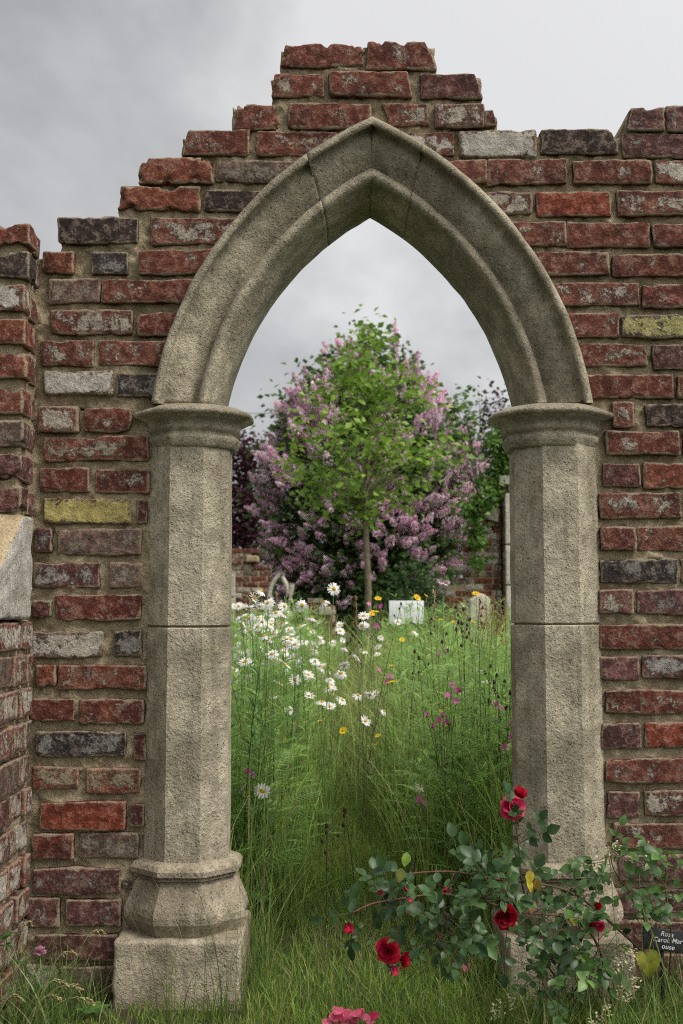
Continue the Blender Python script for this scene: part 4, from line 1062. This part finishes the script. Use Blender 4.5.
# yellow flowers
V, Q = petal_ring(9, .011, .0075, .35, .002, 0, 2, True); yh = data_of(V, Q, None, (.80, .55, .02), 'petals', M['petal']); V, Q, T = dome(.0045, .003, 8, 2); yd = data_of(V, Q, T, (.62, .36, .02), 'disc', M['petal'])
def yflower(t_, foot, q, p, s=1.):
    mb = MB(); mb.tube(q, .0012, 4, (.10, .17, .05)); mb.build('stem', M['stem'], t_); d = np.array([rng.normal(0, .4), rng.normal(-.4, .3), .9])
    put('petals', yh, t_, p, d, s); put('disc', yd, t_, p + .001*d, d, s)
for px, py, Y, s in ((393, 682, 1.5, 1.1), (388, 683, 1.6, .9), (441, 712, 1.1, .9), (448, 709, 1.1, .8), (378, 736, 1.5, 1.), (377, 744, 1.5, .8), (441, 620, 2., .9), (454, 622, 2., 1.), (473, 622, 1.8, 1.), (391, 666, 2., .9),
                     (378, 599, 2.6, 1.5), (417, 598, 2.3, 1.6), (476, 594, 1.8, 1.4), (375, 612, 2.4, 1.6), (365, 616, 2.6, 1.3), (372, 614, 2.6, 1.3), (320, 721, 1.6, .9), (285, 740, 1.2, .8), (426, 596, 2.6, 1.2), (402, 640, 2.6, 1.2)):
    flower('yellow_flower', 'small yellow meadow flower scattered in the grass beyond the arch', 'flower', 'yellow meadow flowers', px, py, Y, lambda *a: yflower(*a, s))
flower('yellow_flower', 'largest yellow flower, alone at the edge of the pale grass left of centre', 'flower', None, 343.5, 731, 1.2, lambda *a: yflower(*a, 1.35))
# pink campion: branching stems with several notched flowers each
V, Q = petal_ring(5, .0105, .0085, .3, .001, 0, 2, True); ph = [data_of(V, Q, None, c, 'flower', M['petal']) for c in ((.66, .13, .40), (.74, .22, .50), (.55, .09, .32))]
V, Q, T = dome(.003, .010, 8, 3); cal = data_of(V, Q, T, (.12, .05, .045), 'bud', M['stem'])
CAMP = [([(452, 685), (458, 690), (447.5, 695.5), (456, 701)], .9), ([(443, 715), (439, 720), (433, 726), (427, 714), (447, 722)], .85), ([(496, 704), (500, 708)], .8), ([(511, 724), (511, 737), (505, 747)], .5),
        ([(445, 649), (439, 653)], 1.6), ([(379, 670), (390, 676), (386, 682)], 1.9), ([(412, 683)], 1.7), ([(419, 800), (424, 803)], .8), ([(248, 771), (252, 775)], .7), ([(420, 797)], .85), ([(369, 604), (376, 626), (381, 606)], 3.2)]
CL = ['pink campion with several open flowers, upper one in the middle of the right growth', 'pink campion with five flowers in a row, below the middle of the right growth', 'pink campion with two flowers, just left of the right column',
      'bright pink campion with three flowers touching the right column\'s edge', 'pale pink campion high in the growth among the brown seed heads', 'dusky pink campion at the right edge of the pale grass', 'lone pink campion flower between the larger campions and the pale grass',
      'pink campion low over the path, above the rose leaves', 'tiny pink campion beside the left column above the lone daisy', 'small pink campion bloom low in the dark growth right of the path', 'mauve campion far off beside the white board']
for (hd, Y), lb in zip(CAMP, CL):
    p = P(hd[0][0], hd[0][1], Y)
    foot, q = stem_to(p, rng.normal(0, .04, 2)); t_ = thing('pink_campion', lb, 'campion', foot); mb = MB(); col = (.13, .11, .06); mb.tube(q, np.linspace(.002, .0012, len(q)), 5, col)
    for i, (x, y) in enumerate(hd):
        e_ = P(x, y, Y + rng.normal(0, .015)); d = np.array([rng.normal(0, .5), -.8, .5]); 
        if i: mb.tube([q[3], (q[3]+e_)/2 + np.array([0, 0, -.012]), e_], .0011, 4, col)
        put('flower', ph[rng.integers(3)], t_, e_, d, rng.uniform(.8, 1.15)*(1 + .12*Y), rng.uniform(0, 6)); put('bud', cal, t_, e_ + d*.006/np.linalg.norm(d)*-1 - np.array([0, 0, .004]), d, 1.)
    for i in range(5):
        u = .25+.14*i; at = foot*(1-u) + p*u; a = rng.uniform(0, 6); mb.inst(LANCE, at[None], frames(np.array([[math.cos(a), math.sin(a), .5]])), .06, tints(1, (.07, .13, .04), (.12, .19, .06)))
    mb.build('stem', M['stem'], t_)
# dark seed heads of the gone-over campions, and pale grassy seed spikes
sV, sQ, sT = dome(.0055, .015, 8, 4); sV = sV*np.array([1, 1, 1.]); seedm = data_of(sV, sQ, sT, (.045, .026, .022), 'seed_head', M['stem'])
SEED = [(455, 609, 1.3), (464, 611, 1.3), (462, 625, 1.25), (443, 630, 1.3), (469, 621, 1.35), (414.5, 653, 1.4), (419, 660, 1.4), (490, 668, .8), (497, 678, .78), (504.6, 683, .76), (510, 695, .75), (327, 828, .55), (345, 812, .9), (480, 604, 1.5), (437, 615, 1.7), (428, 600, 1.9), (401, 605, 2.)]
for px, py, Y in SEED:
    def sd_(t_, foot, q, p):
        mb = MB(); mb.tube(q, np.linspace(.0018, .0011, len(q)), 5, (.075, .055, .035)); 
        for i in range(3):
            off = np.array([rng.normal(0, .018), rng.normal(0, .012), -.02-.03*i]); put('seed_head', seedm, t_, p+off, np.array([off[0]*14, 0, 1.]), rng.uniform(.7, 1.))
            mb.tube([p + np.array([0, 0, off[2]-.03]), p+off], .0009, 4, (.075, .055, .035))
        put('seed_head', seedm, t_, p, np.array([rng.normal(0, .2), -.1, 1.]), rng.uniform(.85, 1.15)); mb.build('stem', M['stem'], t_)
    lb = 'dark brown seed heads on a thin stem in the right-hand meadow growth' if px > 380 else 'dark brown seed head standing over the mown path, ' + ('nearer one' if Y < .8 else 'farther one')
    flower('seed_stalk', lb, 'seed head', 'dark seed stalks' if px > 380 else None, px, py, Y, sd_)
for i, (px, py, Y) in enumerate([(434, 592, 1.5), (480, 604, 1.2), (486, 600, 1.25), (491, 611, 1.1), (497, 606, 1.2), (502, 615, 1.), (484, 622, 1.3), (494, 598, 1.6), (277, 598, 1.5), (281, 604, 1.6), (356, 601, 1.9), (505, 603, 1.3)]):
    def sp_(t_, foot, q, p):
        mb = MB(); col = (.30, .16, .08) if i % 3 else (.40, .32, .17); mb.tube(q, .0014, 4, (.24, .19, .09)); mb.build('stem', M['stem'], t_); mb = MB()
        n = 46; u = rng.random(n); at = p + np.array([0, 0, .02]) - np.stack([rng.normal(0, .005, n)*(1.2-u), rng.normal(0, .005, n), .13*(1-u)], 1); mb.inst(LEAF2, at, frames(rdir(n, -.2, 1)), .012, tints(n, col, tuple(a*1.4 for a in col)))
        mb.build('seed_head', M['petal'], t_)
    flower('dock_spike', 'straw and rust coloured seed spike rising above the meadow growth', 'seed head', 'dock and sorrel spikes', px, py, Y, sp_)

# ------------------------------------------------------------------ the rose in front of the right column
def petal_patch(a, r0, L_, w, t0, t1, cup, n=4, m_=5, rag=.0, r_=None):
    """curved petal: starts at radius r0 at angle a, its slope runs from t0 (steep) to t1 along its length"""
    V = np.zeros((n+1, m_, 3)); rr_, z = r0, 0.
    for i in range(n+1):
        t = i/n; th = t0 + (t1-t0)*t**1.5
        if i: rr_ += L_/n*math.cos(th); z += L_/n*math.sin(th)
        hw = w/2*math.sin(PI*(.16+.66*t))**.7
        for j in range(m_):
            s = 2*j/(m_-1) - 1; k = s*hw; dr = -cup*k*k/w*4*.35; zz = z + cup*abs(s)**2*hw*.35*math.cos(th) + (rag*math.sin(3*s+a*5) if i == n else 0)
            V[i, j] = ((rr_+dr)*math.cos(a) - k*math.sin(a), (rr_+dr)*math.sin(a) + k*math.cos(a), zz)
    i = np.arange(n)[:, None]*m_; j = np.arange(m_-1)[None]
    return V.reshape(-1, 3), np.stack([i+j, i+j+1, i+m_+j+1, i+m_+j], -1).reshape(-1, 4)
def bloom(seed, openness, c0, c1, size=.024, rings=((3, .10, .55), (5, .22, .8), (6, .34, 1.), (6, .42, 1.1))):
    r_ = np.random.default_rng(seed); mb = MB(); c0, c1 = np.array(c0), np.array(c1)
    for k, (n, ra, ln) in enumerate(rings):
        for i in range(n):
            a = 2*PI*(i + .5*(k % 2))/n + r_.normal(0, .15); o_ = openness*(k/3.)
            V, Q = petal_patch(a, ra*size*.5, ln*size*r_.uniform(.85, 1.1), size*(.75+.28*k)*r_.uniform(.9, 1.1), 1.45-o_*.75, 1.35-o_*1.75+r_.normal(0, .38), .9, rag=.14*size, r_=r_)
            t = r_.random(); col = c0*(1-t)+c1*t; cc = np.repeat(np.linspace(.7, 1.12, 5), 5)[:, None]*col; mb.add(V, Q, None, cc)
    return mb
def leaflet(mb, at, d, L_, tint, roll=0., w=.70, up=None):
    mb.inst(leaf_tm(6, w, .13, .16, .86, .03), np.asarray(at)[None], frames(np.asarray(d, float)[None], np.array([roll]), up), L_, np.asarray(tint)[None])
def compound(mb, at, d, up, size, c0, c1, n=5, stemcol=(.10, .10, .04)):
    """rose leaf: a rachis with n oval leaflets"""
    d = np.asarray(d, float); d /= np.linalg.norm(d); x = np.cross(d, up); x /= np.linalg.norm(x)+1e-9; nz_ = np.cross(x, d)
    L_ = size*2.4; e_ = at + d*L_; mb.tube([at, at + d*L_*.5 + nz_*.004, e_], [.0010, .0008, .0006], 4, stemcol)
    ro = rng.normal(0, .25); tt = tints(1, c0, c1, .15)[0]
    k = (n-1)//2
    for i in range(k):
        u = .45+.5*i/max(1, k-1) if k > 1 else .6
        for s in (-1, 1): leaflet(mb, at + d*L_*u*.92, d*.55 + x*s + nz_*rng.normal(.05, .2), size*(.78+.12*i)*rng.uniform(.85, 1.1), tt*rng.uniform(.85, 1.15), ro+rng.normal(0, .3), up=up)
    leaflet(mb, e_, d + nz_*rng.normal(-.1, .2), size*1.08, tt, ro, up=up)
CR0, CR1 = (.36, .005, .018), (.46, .010, .04); PK0, PK1 = (.40, .008, .042), (.56, .05, .13)
rose = thing('rose_bush', 'crimson rose bush sprawling in front of the right column and across the path', 'rose bush', P(612, 1003, -.22)*np.array([1, 1, 0]))
CANES = [([(612, 1003, -.22), (600, 948, -.27), (585, 924, -.32), (560, 915, -.36), (520, 913, -.42), (480, 900, -.48), (440, 893, -.52), (405, 898, -.55), (372, 903, -.58), (352, 913, -.6)], .0032),
         ([(668, 990, -.18), (655, 966, -.2), (639, 948, -.22), (601, 914, -.28), (575, 893, -.33), (545, 884, -.38), (500, 880, -.42), (455, 871, -.46), (425, 872, -.5), (408, 874, -.52)], .0034),
         ([(527, 905, -.40), (521, 880, -.41), (519, 850, -.42), (515, 818, -.43)], .0022), ([(570, 1000, -.22), (549, 967, -.30), (520, 936, -.38), (507, 926, -.42)], .0022),
         ([(401, 898, -.55), (399, 915, -.57), (396, 938, -.6), (394, 952, -.61)], .0017), ([(668, 990, -.18), (650, 930, -.22), (628, 892, -.26), (612, 868, -.28), (609, 842, -.29)], .0022),
         ([(570, 1000, -.22), (585, 972, -.28), (599, 950, -.32), (598, 925, -.33)], .002), ([(668, 990, -.18), (672, 930, -.22), (664, 885, -.25), (668, 850, -.27)], .002),
         ([(590, 1003, -.25), (560, 990, -.30), (540, 975, -.34)], .0016), ([(440, 893, -.52), (446, 915, -.55), (440, 940, -.58)], .0014), ([(455, 871, -.46), (451, 880, -.48), (450, 886, -.48)], .0012),
         ([(668, 990, -.18), (700, 940, -.2), (722, 900, -.22)], .0022), ([(480, 900, -.48), (462, 925, -.52), (420, 948, -.56)], .0014)]
allp = []
mb = MB()
for pts, r0 in CANES:
    q = np.array([P(*a) for a in pts]); t = np.linspace(0, 1, len(q)); tf = np.linspace(0, 1, len(q)*4)
    q = np.stack([np.interp(tf, t, q[:, i]) for i in range(3)], 1); q[1:-1] = (q[:-2]+2*q[1:-1]+q[2:])/4; q[1:-1] = (q[:-2]+2*q[1:-1]+q[2:])/4
    n = len(q); cc = np.repeat(np.linspace(0, 1, n), 6)[:, None]; cc = np.concatenate([cc, [[1.]]]); col = np.array((.055, .06, .03))*(1-cc) + np.array((.15, .055, .04))*cc
    mb.tube(q, np.linspace(r0, r0*.5, n), 6, col); allp.append(q)
    for i in range(2, n-1, 3):      # thorns
        dd_ = rdir(1, -.5, .5)[0]; mb.tube([q[i], q[i]+dd_*.007], [.0011, .0002], 4, (.16, .06, .04))
APTS = np.concatenate(allp)
fol = MB()
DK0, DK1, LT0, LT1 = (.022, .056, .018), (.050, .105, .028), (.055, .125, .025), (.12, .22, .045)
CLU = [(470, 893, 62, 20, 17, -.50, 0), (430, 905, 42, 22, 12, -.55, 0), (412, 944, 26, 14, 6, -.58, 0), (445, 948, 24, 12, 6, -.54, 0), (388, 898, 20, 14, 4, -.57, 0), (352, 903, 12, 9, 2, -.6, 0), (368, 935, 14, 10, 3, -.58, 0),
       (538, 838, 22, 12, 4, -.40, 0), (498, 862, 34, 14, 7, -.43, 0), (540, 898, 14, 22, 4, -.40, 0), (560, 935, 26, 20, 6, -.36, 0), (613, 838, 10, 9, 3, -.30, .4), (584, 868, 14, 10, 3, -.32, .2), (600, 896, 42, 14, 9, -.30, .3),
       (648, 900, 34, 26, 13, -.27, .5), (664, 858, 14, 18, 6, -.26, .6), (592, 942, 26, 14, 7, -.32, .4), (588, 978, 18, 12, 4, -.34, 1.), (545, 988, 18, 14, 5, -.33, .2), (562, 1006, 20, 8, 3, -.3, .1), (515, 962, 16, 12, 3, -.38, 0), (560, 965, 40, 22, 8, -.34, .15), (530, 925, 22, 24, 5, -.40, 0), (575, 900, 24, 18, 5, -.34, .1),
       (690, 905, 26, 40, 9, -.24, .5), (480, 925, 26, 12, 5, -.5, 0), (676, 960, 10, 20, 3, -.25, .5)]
for px, py, rx, ry, n, Yc, br in CLU:
    for i in range(int(round(n*1.45))):
        a, rr_ = rng.uniform(0, 2*PI), math.sqrt(rng.random())
        tp = P(px + rx*rr_*math.cos(a), py + ry*rr_*math.sin(a), Yc + rng.normal(0, .045)); j = np.argmin(np.linalg.norm(APTS - tp, axis=1)); st = APTS[j]
        v = tp - st; dist = np.linalg.norm(v)
        size = rng.uniform(.022, .034)*(1.0 if br < .5 else .9)
        qx, qy = px + rx*rr_*math.cos(a), py + ry*rr_*math.sin(a)
        if any(math.hypot(qx-bx, qy-by) < br_ for bx, by, br_ in ((513, 803, 24), (505, 917, 17), (392, 953, 17), (597, 914, 13), (450, 889, 6), (407, 884, 6), (349, 923, 9))): continue
        if abs(px-665) < 60 and br >= .4 and 634 < px + rx*rr_*math.cos(a) < 700 and 916 < py + ry*rr_*math.sin(a) < 968: continue
        if dist > .05:       # short twig carrying the leaf
            k = (dist-.045)/dist; e_ = st + v*k; mb.tube([st, st + v*k*.5 + np.array([0, 0, .006]), e_], [.0012, .0011, .0009], 5, (.12, .06, .04)); st = e_
        d = v/max(dist, 1e-6)*.8 + rng.normal(0, .5, 3) + np.array([0, -.15, .12]); up = np.array([rng.normal(0, .45), rng.normal(-.75, .4), .9])
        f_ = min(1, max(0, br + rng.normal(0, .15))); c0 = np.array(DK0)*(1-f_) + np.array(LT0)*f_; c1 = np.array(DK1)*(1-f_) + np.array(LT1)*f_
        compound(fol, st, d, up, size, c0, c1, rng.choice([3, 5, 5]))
for px, py, Y, tn in ((530, 876, -.44, (.42, .33, .03)), (538, 884, -.44, (.30, .20, .04)), (527, 885, -.44, (.45, .35, .03)), (532, 905, -.43, (.25, .12, .05)), (573, 918, -.36, (.42, .33, .03)), (407, 858, -.56, (.16, .26, .04)), (402, 874, -.55, (.22, .24, .05)), (408, 906, -.58, (.35, .22, .06))):
    leaflet(fol, P(px, py-6, Y), (rng.normal(0, .3), -.3, -1), .030, tn, rng.normal(0, .8))
mb.build('cane', M['stem'], rose); fol.build('foliage', M['rose_leaf'], rose)
def sepals(mb, s=1.):
    for i in range(5):
        V, Q = petal_patch(2*PI*i/5, .002, .016*s, .005*s, .5, -1.1, .3, 3, 3); mb.add(V, Q, None, (.09, .15, .04))
    V, Q, T = dome(.0045*s, .005*s, 8, 3); mb.add(V*np.array([1, 1, -1.4]), Q[:, ::-1], T[:, ::-1], (.10, .15, .05))
BL = [(512, 808, -.44, (.15, -.75, .35), 1, .95, PK0, (.62, .05, .13), .026, 'open crimson rose bloom at the top of the bush against the column'), (519, 797, -.42, (.2, -.3, .8), 2, .45, CR0, CR1, .018, 'half-open crimson rose above the top bloom'),
      (505, 915, -.45, (.1, -.95, -.25), 3, .8, (.30, .003, .014), (.42, .006, .025), .025, 'dark red rose bloom hanging among the leaves beside the column'), (388, 951, -.62, (-.35, -.75, .1), 4, 1.0, CR0, PK0, .023, 'drooping crimson bloom low over the path'),
      (402, 957, -.61, (.7, -.45, -.25), 5, .6, CR0, CR1, .018, None), (394, 966, -.63, (.1, -.4, -1.), 6, .35, PK0, PK1, .017, None),
      (349, 923, -.61, (-.1, -.3, -1.), 7, .2, CR0, PK0, .020, 'drooping dark pink bud at the far left tip of the bush'), (407, 884, -.54, (.1, -.3, -1.), 8, .12, PK0, PK1, .015, None), (450, 889, -.50, (-.6, -.5, -.3), 9, .25, CR1, PK1, .017, None),
      (597, 908, -.34, (.1, -.7, .7), 10, .15, (.32, .004, .02), CR0, .016, None), (596, 922, -.345, (0, -.7, -.6), 11, .7, CR1, PK1, .018, 'ragged rose bloom with few petals in front of the column base'), (408, 897, -.55, (.2, -.4, -.7), 12, .2, PK1, PK1, .012, None), (379, 893, -.57, (.2, -.5, .2), 13, .2, PK1, PK1, .011, None)]
for px, py, Y, d, sd_, op, c0, c1, sz, lb in BL:
    small = op < .4; m2 = bloom(sd_, op, c0, c1, sz, ((3, .1, .7), (4, .2, 1.)) if small else ((3, .10, .55), (5, .22, .8), (6, .34, 1.), (6, .42, 1.1)))
    if sz < .018 and not small: m2 = bloom(sd_, op, c0, c1, sz, ((2, .1, .9), (3, .3, 1.3)))
    sep_ = MB(); sepals(sep_, sz/.022)
    o = put('bloom', m2.data('bloom', M['petal']), rose, P(px, py, Y), d); 
    if lb: o['label'] = lb
    s_ = obj('calyx', sep_.data('calyx', M['stem']), o)
# fallen petals
def fallen(name, label, pts, c0, c1, size):
    x, y = np.mean([a[0] for a in pts]), np.mean([a[1] for a in pts]); g0 = G(x, y+4); g0[1] -= .10; t_ = thing(name, label, 'petals' if len(pts) > 1 else 'petal', g0)
    for i, (px, py) in enumerate(pts):
        m2 = MB(); V, Q = petal_patch(0, 0, size*rng.uniform(.8, 1.2), size*1.05, .25, -.35, .8, 4, 5); m2.add(V - V.mean(0), Q, None, tints(1, c0, c1, .1)[0])
        put('petal', m2.data('petal', M['petal']), t_, P(px, py, g0[1] + rng.normal(0, .012)), (rng.normal(0, .5), rng.normal(-.55, .3), 1), 1, rng.uniform(0, 6))
    return t_
fallen('fallen_petals', 'heap of pink and red rose petals lying on the grass at the bottom edge', [(326+rng.uniform(0, 36), 1010+rng.uniform(0, 14)) for _ in range(20)] + [(333, 1018), (340, 1014), (348, 1013), (354, 1018), (345, 1020)], (.50, .02, .07), (.72, .20, .30), .021)
fallen('fallen_petals', 'smaller scatter of pink rose petals right of the heap, on the grass', [(364, 1017), (369, 1019), (374, 1016), (371, 1022)], (.55, .03, .10), (.72, .22, .32), .019)
fallen('fallen_petal', 'single pink rose petal lying on the grass in front of the right plinth', [(466, 967)], (.66, .06, .16), (.74, .18, .28), .020)

# black plant label with white handwriting
ps = P(668, 942, -.21); sg = thing('plant_label', 'small black plant label with white handwriting behind the rose at the right edge', 'plant label', (P(662, 950, -.21)[0], -.21, 0))
mt, tt_, bt = mat('black_slate'); bt.inputs['Base Color'].default_value = (.012, .012, .014, 1); bt.inputs['Roughness'].default_value = .45; M['black'] = mt
mt, tt_, bt = mat('white_ink'); bt.inputs['Base Color'].default_value = (.72, .72, .72, 1); bt.inputs['Roughness'].default_value = .6; M['ink'] = mt
V, Q, _ = brick_shape(.130, .005, .050, 1, .0015, 1., 0, chip=0); mb = MB(); mb.add(V, Q); plate = obj('plate', mb.data('plate', M['black']), sg)
cl = (P(643, 938, -.21) + np.array([.063, 0, -.006])); plate.location = tuple(float(a) for a in cl - base(sg)); plate.rotation_euler = (math.radians(-10), math.radians(8), 0)
def writing(txt, x, z, size):
    c = bpy.data.curves.new('lettering', 'FONT'); c.body = txt; c.size = size; c.shear = .25; c.space_character = 1.05; c.offset = .0001; c.extrude = .0002
    o = bpy.data.objects.new('lettering_source', c); COL.objects.link(o); dg = bpy.context.evaluated_depsgraph_get(); me = bpy.data.meshes.new_from_object(o.evaluated_get(dg)); bpy.data.objects.remove(o)
    me.materials.clear(); me.materials.append(M['ink']); q = obj('lettering', me, plate); q.rotation_euler = (PI/2, rng.normal(0, .03), 0); q.location = (x, -.0030, z); return q
writing('Rosa', -.024, .0085, .015); writing("'Carol: Mar", -.044, -.0065, .015); writing('ouse', -.020, -.0195, .0155)
mb = MB(); mb.tube([(0, 0.004, -.08), (0, .004, .05), (.001, .004, cl[2])], .0045, 8, (.015, .015, .016)); o = obj('stake', mb.data('stake', M['stem']), sg)

# bindweed with one yellowing heart-shaped leaf
bw = thing('bindweed', 'green climbing stem carrying one yellowing heart-shaped leaf beside the plant label', 'climbing plant', P(673, 1010, -.30)*np.array([1, 1, 0]))
mb = MB(); q = np.array([P(676, 1015, -.30), P(672, 1000, -.30), (P(664, 970, -.30)), P(655, 940, -.30), P(644, 914, -.30), P(640, 896, -.29)]); mb.tube(q, .0022, 6, (.14, .17, .05)); mb.tube([P(653, 934, -.30), P(650, 946, -.315), P(648, 952, -.32)], .0011, 5, (.2, .2, .05)); mb.build('stem', M['stem'], bw)
th = np.linspace(0, 2*PI, 48, endpoint=False); hx_, hy_ = 16*np.sin(th)**3/16, (13*np.cos(th)-5*np.cos(2*th)-2*np.cos(3*th)-np.cos(4*th))/16
sr = 1 + .035*np.where(np.arange(48) % 2, 1, -1); rad = np.linspace(0, 1, 5)[1:]
V = [(0, .1, 0)]
for r0 in rad:
    for a, b_, s in zip(hx_, hy_, sr): x, y = a*r0*(s if r0 == 1 else 1), .1+(b_-.1)*r0*(s if r0 == 1 else 1); V.append((x*.0285, y*.036, .008*abs(x) - .010*y*y))
V = np.array(V); V[0, 1] *= .036; T = [(0, 1+i, 1+(i+1) % 48) for i in range(48)]; Q = [(1+k*48+i, 1+(k+1)*48+i, 1+(k+1)*48+(i+1) % 48, 1+k*48+(i+1) % 48) for k in range(3) for i in range(48)]
C = np.array((.17, .19, .021))*(1 + .25*fbm(V*120, 91, 2))[:, None]; mb = MB(); mb.add(V, Q, T, C); o = obj('leaf', mb.data('leaf', M['petal']), bw); o.location = tuple(float(a) for a in P(648, 963, -.325) - base(bw)); o.rotation_euler = (math.radians(78), math.radians(-4), math.radians(8))

# ------------------------------------------------------------------ grass and weeds along the foot of the wall
mb = MB()
def tuft(x0, x1, y0, y1, N, h0, h1, c0=(.07, .13, .028), c1=(.17, .25, .06), w=(.0022, .0048), lean=.35, dry=.1, seg=5):
    X = rng.uniform(x0, x1, N); Y = rng.uniform(y0, y1, N); cl_ = fbm(np.stack([X*14, Y*14, 0*X], 1), 95, 2); k = cl_ > -.28; X, Y = X[k], Y[k]; N = len(X)
    tn = tints(N, c0, c1, .2); dr = rng.random(N) < dry; tn[dr] = tints(dr.sum(), (.26, .22, .10), (.40, .34, .19))
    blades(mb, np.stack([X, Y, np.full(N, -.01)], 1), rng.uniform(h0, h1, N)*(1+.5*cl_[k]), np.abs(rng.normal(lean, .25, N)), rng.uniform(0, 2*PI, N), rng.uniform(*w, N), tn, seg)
tuft(-1.0, -.60, -.52, -.10, 520, .08, .24, lean=.6); tuft(-.82, -.58, -.24, -.02, 160, .05, .15)                  # clump under the buttress
tuft(-.60, -.26, -.22, -.15, 90, .02, .05); tuft(-.44, -.22, -.26, -.15, 60, .10, .38, w=(.0016, .003), lean=.18)  # before the left plinth
tuft(-.26, -.18, -.1, .35, 170, .10, .40, w=(.0016, .0035), lean=.25); tuft(-.25, .42, -.25, .1, 900, .03, .11)
tuft(.34, 1.2, -.5, -.12, 900, .05, .17); tuft(.40, .95, -.36, -.16, 260, .10, .26, w=(.0018, .0036)); tuft(.36, .46, -.12, .3, 120, .08, .26)
tuft(-1.6, 1.6, -1.4, -.3, 9000, .015, .04, seg=3); tuft(.75, 1.6, -.12, .0, 260, .05, .2)
tag(mb.build('border_grass', M['grass'], loc=(0, 0, 0)), 'long grass along the foot of the wall and column plinths', 'grass', kind='stuff')
# grass stems with straw-coloured heads arching out of the corner clump
for px, py, Y, rx, lb in ((103, 934, -.16, -40, 0), (82, 990, -.3, -60, 0), (92, 1003, -.3, -60, 0), (66, 985, -.34, -50, 0), (30, 925, -.25, -20, 0), (20, 1000, -.42, -30, 0), (60, 1000, -.36, -40, 0), (75, 955, -.24, -40, 0)):
    p = P(px, py, Y); foot = np.array([P(px+rx, 1000, Y)[0], Y-.02, -.01]); top = (foot+p)/2; top[2] = p[2]+.05; t = np.linspace(0, 1, 9)[:, None]
    q = foot*(1-t)**2 + 2*top*t*(1-t) + p*t*t; t_ = thing('flowering_grass', 'arching grass stem with a straw-coloured seed head in the left corner clump', 'grass stem', foot, 'flowering grasses in the left corner')
    mb = MB(); mb.tube(q, .0011, 4, (.2, .22, .09)); mb.build('stem', M['stem'], t_); mb = MB(); n = 44; u = rng.uniform(.72, 1, n); at = np.stack([np.interp(u, t[:, 0], q[:, i]) for i in range(3)], 1) + rng.normal(0, .0016, (n, 3))
    dv = q[-1]-q[-3]; mb.inst(LEAF2, at, frames(dv/np.linalg.norm(dv) + rng.normal(0, .3, (n, 3))), .010, tints(n, (.38, .32, .15), (.52, .45, .25))); mb.build('seed_head', M['petal'], t_)
# cream flower heads of the grasses by the rose
for px, py, Y, lb in ((625, 959, -.36, 'cream feathery flower head beside the heart-shaped leaf'), (629, 988, -.38, 'cream feathery flower head below the heart-shaped leaf'), (601, 1016, -.38, 'cream grass flower head low at the bottom edge, under the rose leaves'),
                      (638, 833+20, -.30, 'pale drooping grass flower against the grey brick beside the column base'), (503, 1005, -.36, 'small cream grass flower head in front of the right plinth'), (609, 852, -.33, 'pale grass flower over the column base ring, above the rose bud')):
    p = P(px, py, Y); foot = np.array([p[0]+rng.normal(0, .03), Y+rng.normal(0, .02), -.01]); t = np.linspace(0, 1, 7)[:, None]; q = foot*(1-t)+p*t; t_ = thing('cream_flower', lb, 'flower', foot)
    mb = MB(); mb.tube(q, .0009, 4, (.2, .24, .1)); 
    n = 60; a = rng.uniform(0, 2*PI, n); u = rng.random(n); R_ = .030*np.sin(PI*np.clip(u, .1, .9))*rng.random(n)**.5
    at = p + np.stack([R_*np.cos(a) + .035*(u-.5), R_*np.sin(a)*.6, .055*(u-.6)], 1); mb.tube([p-np.array([0, 0, .03]), p, p+np.array([.012, 0, .02])], .0006, 4, (.3, .3, .15)); mb.build('stem', M['stem'], t_)
    mb = MB(); mb.inst(LEAF2, at, frames(rdir(n, -.3, 1)), .0085, tints(n, (.55, .50, .30), (.72, .68, .48))); mb.build('flower_head', M['petal'], t_)
# red clover in the corner
cv = thing('clover', 'pink clover flower with three-part leaves in the grass at the lower left', 'clover', P(36, 1000, -.30)*np.array([1, 1, 0])); p = P(40, 952, -.30); mb = MB(); mb.tube([base(cv), (base(cv)+p)/2+np.array([.01, 0, 0]), p], .0014, 5, (.12, .18, .06)); 
for x, y in ((10, 934), (3, 938), (22, 962), (48, 972), (6, 946)):
    e_ = P(x, y, -.32); mb.tube([base(cv), (base(cv)+e_)/2, e_], .001, 4, (.12, .18, .06))
mb.build('stem', M['stem'], cv)
for x, y in ((10, 934), (3, 938), (22, 962), (48, 972), (6, 946)):
    a0 = rng.uniform(0, 2); mb = MB()
    for i in range(3): a = a0 + i*2*PI/3; leaflet(mb, P(x, y, -.32), (math.cos(a), math.sin(a)*.8-.2, .15), .026, tints(1, (.05, .11, .03), (.08, .16, .045))[0], 0, .55)
    mb.build('leaf', M['leaf'], cv)
mb = MB(); n = 90; d = rdir(n, -.3, 1); mb.inst(LEAF2, np.tile(p, (n, 1)) + d*.002, frames(d), .0135, tints(n, (.55, .22, .36), (.72, .46, .56))); mb.build('flower_head', M['petal'], cv)
wl = thing('weed', 'broad-leaved green weed on the soil at the foot of the left wall', 'weed', P(92, 1006, -.22)*np.array([1, 1, 0])); mb = MB()
for i in range(6): a = i*1.05+.3; leaflet(mb, base(wl)+np.array([0, 0, .015]), (math.cos(a), math.sin(a), .55), .055*rng.uniform(.7, 1.1), tints(1, (.06, .13, .03), (.10, .2, .05))[0], 0, .6)
mb.build('leaf', M['leaf'], wl)
